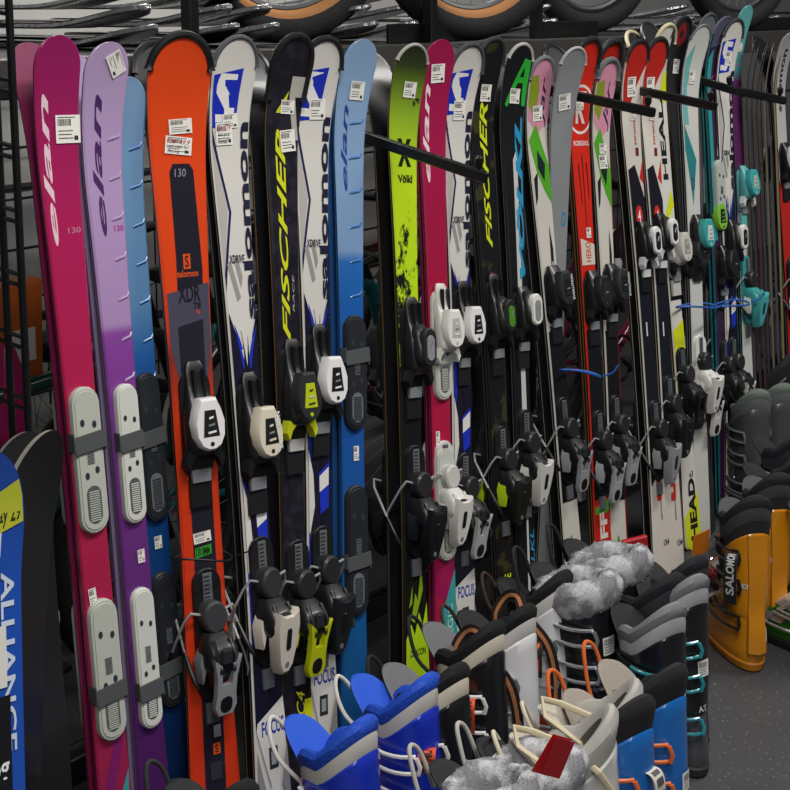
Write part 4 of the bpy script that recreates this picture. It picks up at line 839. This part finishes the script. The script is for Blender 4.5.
    for i, z in enumerate(zz):
        cy, ly, wx = bsec(z); q = max(0, i-7)/12; cq = max(.10, math.cos(q*PI/2)); w = .043*cq**.55; y = cy+ly-.018+max(0, z-.28)**1.2*1.1
        rings.append([(w*math.cos(t), y-.022*(math.cos(t)**2)*cq+.011*math.sin(t)*(.35+.65*cq), z) for t in [2*PI*j/16 for j in range(16)]])
    mb.loft(rings, mat(tongue, .75, bump=.6, bscale=300)); mb.build('tongue', root)
    def band(z0, z1, a0, a1, o, M, n=14, tk=.0022, tlt=0):
        out = []
        for t in np.linspace(a0, a1, n):
            dz = tlt*(t-a0)
            out.append([bsurf(z0+dz, t, o), bsurf(z0+dz, t, o+tk), bsurf(z1+dz, t, o+tk), bsurf(z1+dz, t, o)])
        return out
    BM = mat(buckle, .28, .75 if buckle in ('b9bcbe', 'c9cbcd') else 0, coat=.4)
    for z, o in ((.275, .0075), (.205, .0075), (.115, .004), (.075, .004))[:nb]:
        mb = MB(); hgt = .009
        mb.loft(band(z-hgt, z+hgt, .62*PI, (.95+bsh)*PI, o, BM, tk=.003), BM)
        for s2 in (-1, 1): mb.tube([bsurf(z+s2*.015, t, o+.008+.004*math.sin((t-(.85+bsh)*PI)*3)) for t in np.linspace((.85+bsh)*PI, (1.28+bsh)*PI, 8)], .0038, BM, 6)
        mb.tube([bsurf(z-.015, (1.28+bsh)*PI, o+.010), bsurf(z, (1.30+bsh)*PI, o+.012), bsurf(z+.015, (1.28+bsh)*PI, o+.010)], .0042, BM, 6)
        mb.tube([bsurf(z-.016, (.86+bsh)*PI, o+.006), bsurf(z+.016, (.86+bsh)*PI, o+.006)], .0045, BM, 8)
        mb.tube([bsurf(z+.004*math.cos(t*7), t, o+.004) for t in np.linspace(.5*PI, .64*PI, 6)], .0018, CHROME, 6)
        mb.build('buckle', root)
    if straps:
        mb = MB(); z = cuffz-.028; SM = mat(strap, .8)
        mb.loft(band(z-.02, z+.016, .42*PI, 1.16*PI, .010, SM, 20), SM)
        if strapt:
            vs, f2 = text2d(strapt, 0, .02)
            lay(mb, [(p[0], p[1]) for p in vs], f2, mat(straptc, .6), lambda a, b: bsurf(z-.012+b*.022, 1.13*PI-(1-a)*.0-(a*0)+(a-1)*.5*PI, .0128), .05, 0)
        mb.build('power_strap', root)
    if loop:
        lc, lz = loop; mb = MB()
        cy, ly, wx = bsec(.3); y = cy+ly+.02
        mb.tube([(float(a[0]), float(a[1]), float(a[2])) for a in smooth_sections([(-.030, y-.02, .28), (-.040, y+.02, .31), (-.036, y+.045, lz-.03), (-.022, y+.055, lz-.01), (.0, y+.05, lz-.03), (.01, y+.03, .31)], 4)], .0038, mat(lc, .7), 8); mb.build('pull_loop', root)
    if flap:                                       # loose strap hanging off the boot
        fc, ftxt, ftc, fa, fl = flap; mb = MB(); FM = mat(fc, .7)
        a = math.radians(fa); p0 = Vector(bsurf(.285, a, .012)); o = Vector((p0.x, p0.y-.03, 0)).normalized(); t = Vector((-o.y, o.x, 0)); w = .015
        pts = [p0+o*(.004+.035*math.sin(q*PI*.8))+Vector((0, 0, .035*math.sin(q*PI*.6)-fl*q*q)) for q in np.linspace(0, 1, 14)]
        mb.loft([[p-t*w, p-t*w+o*.003, p+t*w+o*.003, p+t*w] for p in pts], FM)
        if ftxt:
            vs, f2 = text2d(ftxt, 0, .03)
            def ff(a, b):
                q = .22+.7*(1-b); p = p0+o*(.004+.035*math.sin(q*PI*.8)+.0042)+Vector((0, 0, .035*math.sin(q*PI*.6)-fl*q*q)); return p+t*(a-.5)*w*1.3
            lay(mb, [(1-p[1], p[0]) for p in vs], f2, mat(ftc, .6), ff, .08)
        mb.build('loose_strap', root)
    if laces:
        mb = MB(); LM = mat(laces, .8)
        for q in range(4):
            z = .225+q*.028; mb.tube([bsurf(z-.008, PI*.5+t, .012+.006*math.cos(t*2)) for t in np.linspace(-.9, .9, 9)], .0045, LM, 6)
            mb.tube([bsurf(z+t*.012, PI*.5+t, .014+.006*math.cos(t*2)) for t in np.linspace(-.9, .9, 9)], .0045, LM, 6)
        mb.tube([bsurf(.30, PI*.95, .02), (-.07, .06, .34), (-.05, .12, .37), (-.02, .13, .385), (.0, .10, .37), (-.02, .04, .36), (-.06, -.01, .34), bsurf(.30, PI*1.25, .02), bsurf(.24, PI*1.3, .014)], .006, LM, 8, flat=.6)
        mb.build('laces', root)
    if arch:                                       # carrying strap arching up beside the cuff
        c1, c2 = arch
        path = [Vector(bsurf(.16, PI*1.28, .012)), Vector(bsurf(.22, PI*1.27, .02)), Vector(bsurf(.29, PI*1.22, .03)), Vector((-.085, .0, .345)), Vector((-.075, .03, .375)), Vector((-.07, .065, .36)), Vector((-.075, .085, .31)), Vector(bsurf(.25, PI*.8, .012))]
        P2 = [Vector([float(v) for v in q]) for q in smooth_sections([tuple(v) for v in path], 5)]
        for M2, w2, o2, nm in ((mat(c1, .8), .011, 0, 'carry_strap'), (mat(c2, .8), .0035, .0022, 'strap_stripe')):
            mb = MB(); rg = []
            for i, p in enumerate(P2):
                t = (P2[min(i+1, len(P2)-1)]-P2[max(0, i-1)]).normalized(); n = Vector((-1, -.35, .2)); n = (n-t*n.dot(t)).normalized(); b2 = t.cross(n)
                rg.append([p+n*o2-b2*w2, p+n*(o2+.002)-b2*w2, p+n*(o2+.002)+b2*w2, p+n*o2+b2*w2])
            mb.loft(rg, M2)
            if nm == 'carry_strap': so = mb.build(nm, root)
            else: mb.build(nm, so)
    if sticker:
        mb = MB(); a = math.radians(sticker[0]); z = sticker[1]; R = .06
        for (x0, z0, x1, z1, M, e2) in [(-.5, -.5, .5, .5, PAPER, .0)]+[(-.4+.1*i, .05, -.36+.1*i+(.02 if i % 2 else 0), .4, INK, .0004) for i in range(7)]+[(-.4, -.35+.14*i, .2, -.31+.14*i, INK, .0004) for i in range(3)]:
            lay(mb, [(x0*.028, z0*.034), (x1*.028, z0*.034), (x1*.028, z1*.034), (x0*.028, z1*.034)], [(0, 1, 2, 3)], M, lambda p, q: bsurf(z+q, a+p/R, .0085+e2), .006, 0)
        mb.build('price_sticker', root)
    return root

def pair(n1, n2, a, b, g, **kw):
    boot(n1, *a, **kw); boot(n2, *b, **kw)
pair('bright blue boot with white trim and blue quilted liner, nearest the camera', 'bright blue boot with white trim and blue quilted liner, right of its mate', (336, 752, -.05), (400, 708, -.05), 'blue', lower='1c35b8', cuff='1c35b8', pad='1d50c8', inner='1a49be', tongue='1f58d2', trim='c9c7c0', buckle='e4e2dc', strap='d8d6d0', loop=('dcdad2', .375), mesh=True, tonguez=.378, group=None, nb=2, straps=False)
pair('black boot with cream stripe and orange strap tag, right behind the blue pair', 'black boot with cream stripe, second behind the blue pair', (430, 697, -.1), (468, 653, -.1), 'black', trim='d6d0bc', pad='141416', tongue='6b6c70', tonguez=.378, buckle='d8d8d8', loop=('1a1a1c', .39), flap=('e0562c', 'TECNICA', '2a1410', 205, .09), group=None, nb=3)
pair('white and rust boot with grey stripe collar and striped power strap, nearer one', 'white and rust boot with grey stripe collar, farther one', (500, 636, -.1), (538, 601, -.1), 'white', trim='c9c7c4', lower='a63c17', cuff='e2e2e4', pad='131315', tongue='1a1a1c', buckle='b9bcbe', strap='2b1d18', loop=('3a2a22', .38), flap=('2c2320', 'R', 'e0592a', 200, .10), arch=('2a2220', 'd08a5a'), group=None)
pair('black boot with grey fur collar and barcode sticker, left of its mate', 'black boot with grey fur collar standing beside the red tag', (576, 588, -.1), (608, 563, -.1), 'fur', k=1.1, fur=True, cuff='1a1b1e', lower='17181a', buckle='c9cbcd', sticker=(262, .255), logo=('alpina', .05, .012, 215, .17, '8d9094'), loop=('1b1b1d', .40), strap='1b1c1e')
pair('grey fur-collared boot at the bottom edge of the picture, nearer one', 'grey fur-collared boot at the bottom edge, behind the nearer one', (488, 792, .1), (534, 768, .1), 'furb', fur=True, cuff='3a3a3e', lower='2a2a2d', tongue='1b1b1d', loop=('b9b6ae', .40))
pair('well-worn white boot with yellowed laces and straps', 'well-worn white boot with yellowed straps, behind its mate', (572, 752, .5), (598, 724, .45), 'whiteb', cuff='bfc0bd', lower='b4b5b3', pad='aaa8a2', tongue='c9c3b4', inner='5c5850', buckle='c8c1ae', strap='c9c4b6', loop=('d8cfb6', .385), flap=('cfcabc', 'IIII', '4a4a52', 235, .15), laces='cfc3a4')
pair('sky blue boot with beige tongue and black collar, nearer one', 'sky blue boot with beige tongue and black collar, farther one', (612, 728, -.25), (646, 696, -.25), 'sky', bsh=.08, cuff='1b66b4', lower='1b66b4', pad='18191b', inner='111113', tongue='988f84', tonguez=.378, buckle='d9692a', strap='1b66b4', loop=('d9692a', .41), sticker=(285, .21), nb=3, straps=False)
pair('black boot with grey fleece collar and turquoise buckles, nearer one', 'black boot with grey fleece collar and turquoise buckles, farther one', (650, 632, -.35), (674, 603, -.35), 'teal', bsh=.17, cuff='17181a', lower='47494d', sole='2c2d30', pad='7c7c80', trim='a9a9ad', inner='17171a', tongue='18181b', buckle='2e8c9a', strap='1a1b1d', sticker=(275, .23), logo=('AT', .02, .012, 262, .14, 'c9cbcd'), nb=3)
pair('all black boot with looped straps, behind the turquoise-buckled pair', 'all black boot left of the orange pair', (650, 602, -.3), (674, 584, -.3), 'blk', pad='1a1c22', loop=('1b1b1d', .40), buckle='3a3c3f', strap='1b1b1d', trim='26282e')
pair('orange boot with black upper and dark side strap, nearer one', 'orange boot with black upper and dark side strap, farther one', (744, 520, -.75), (767, 497, -.75), 'org', k=1.0, cuff='c9810f', lower='c9810f', sole='b8740e', pad='1f2022', inner='121214', tongue='4a4b4d', trim='3a3b3d', buckle='1c1c1e', strap='1c1c1e', spine='cf860f', logo=('SALOMON', .06, .014, 200, .2, 'c9c9c9'), flap=('1b1b1d', 'SALOMON', 'c9c9c9', 222, .15), sticker=(282, .09), nb=3, cuffz=.275)
pair('graphite boot with pale green collar, left one behind the orange pair', 'graphite boot with pale green collar, right one behind the orange pair', (750, 404, -.8), (775, 398, -.8), 'gra', cuff='47484a', lower='3b3c3e', pad='6d7a70', trim='5f6163', tongue='2a2b2d', buckle='6d7074', strap='3a3b3d', zt=.36)
pair('black boot with dark navy liner, in the crowd right of the graphite pair', 'black boot with red and chrome buckle plate', (785, 452, -.2), (777, 480, -.2), 'nav', pad='191b24', buckle='b9bcbe', trim='202230', lower='8e1f22')
pair('black and white boot at the right edge beside the orange pair', 'black and green boot at the right edge', (803, 495, -.2), (826, 520, -.2), 'rt', pad='17181a', cuff='d6d4cc', lower='2a6a22', buckle='c9cbcd', trim='1f2022')
pair('dark boot lying high on the pile by the farthest ski tail', 'dark boot at the right edge above the graphite pair', (768, 372, .2), (787, 352, .2), 'pile', pad='1b1d24', zt=.36, buckle='5d6063')
mb = MB(); mb.prism([(-.035, -.05), (.035, -.05), (.035, .055), (-.035, .055)], 0, .001, mat('c31f26', .5), .0003); mb.prism([(-.035, .055), (.035, .055), (.055, -.045), (-.015, -.045)], .012, .013, mat('b31a22', .5), .0003)
mb2 = mb.build('folded_tag', loc=tuple(hit(551, 756, 1, -.86))); mb2.rotation_euler = (.2, .5, -.3); mb2.scale = (.62, .62, .62); tag(mb2, 'folded red cardboard tag by the worn white boots', 'tag')
mb = MB(); mb.prism([(-.03, -.09), (.03, -.09), (.03, .09), (-.03, .09)], 0, .012, mat('b51f26', .45), .002); o = mb.build('hang_tag', loc=tuple(hit(637, 572, 1, -.42))); o.rotation_euler = (.05, -.15, -.7); tag(o, 'tall red card tag standing beside the grey fur boots', 'tag')
mb = MB(); mb.prism([(-.05, -.03), (.05, -.03), (.055, .03), (-.045, .04)], 0, .003, mat('c96f14', .5), .0005); o = mb.build('orange_card', loc=tuple(hit(700, 545, 1, -.3))); tag(o, 'small orange card at the foot of the neon yellow ski tail', 'card')

boot('black boot cut off by the bottom edge in front of the orange ski', 214, 818, -.1, pad='151517', loop=('2b2b2e', .40))
def tie(p0, p1, y, name, label, cat, col, r):
    a = Vector(hit(*p0, 1, y)); b = Vector(hit(*p1, 1, y)); mb = MB(); n = 16; m = (a+b)/2; d = (b-a)/2
    mb.tube([m+d*math.cos(2*PI*k/n)+Vector((0, .035*math.sin(2*PI*k/n)+.02, .004*math.sin(2*PI*k/n*2))) for k in range(n)], r, mat(col, .45), 8, True)
    mb.tube([b, b+Vector((.012, -.02, .01)), b+Vector((.02, -.03, .03))], r*.8, mat(col, .45), 6)
    tag(mb.build(name), label, cat)
tie((570, 371), (604, 376), -.19, 'cable_tie', 'blue cable tie round the bright red ring-marked ski pair', 'cable tie', '2a62b8', .003)
tie((686, 308), (720, 306), -.17, 'cable_tie', 'blue cable tie round the off-white teal skis', 'cable tie', '2a62b8', .003)
tie((722, 308), (752, 302), -.17, 'cable_tie', 'blue cable tie round the farthest white blue-marked skis', 'cable tie', '2a62b8', .003)
tie((186, 562), (236, 556), -.17, 'elastic_cord', 'thin black elastic cord tied round the wide orange-red ski pair', 'cord', '141416', .002)
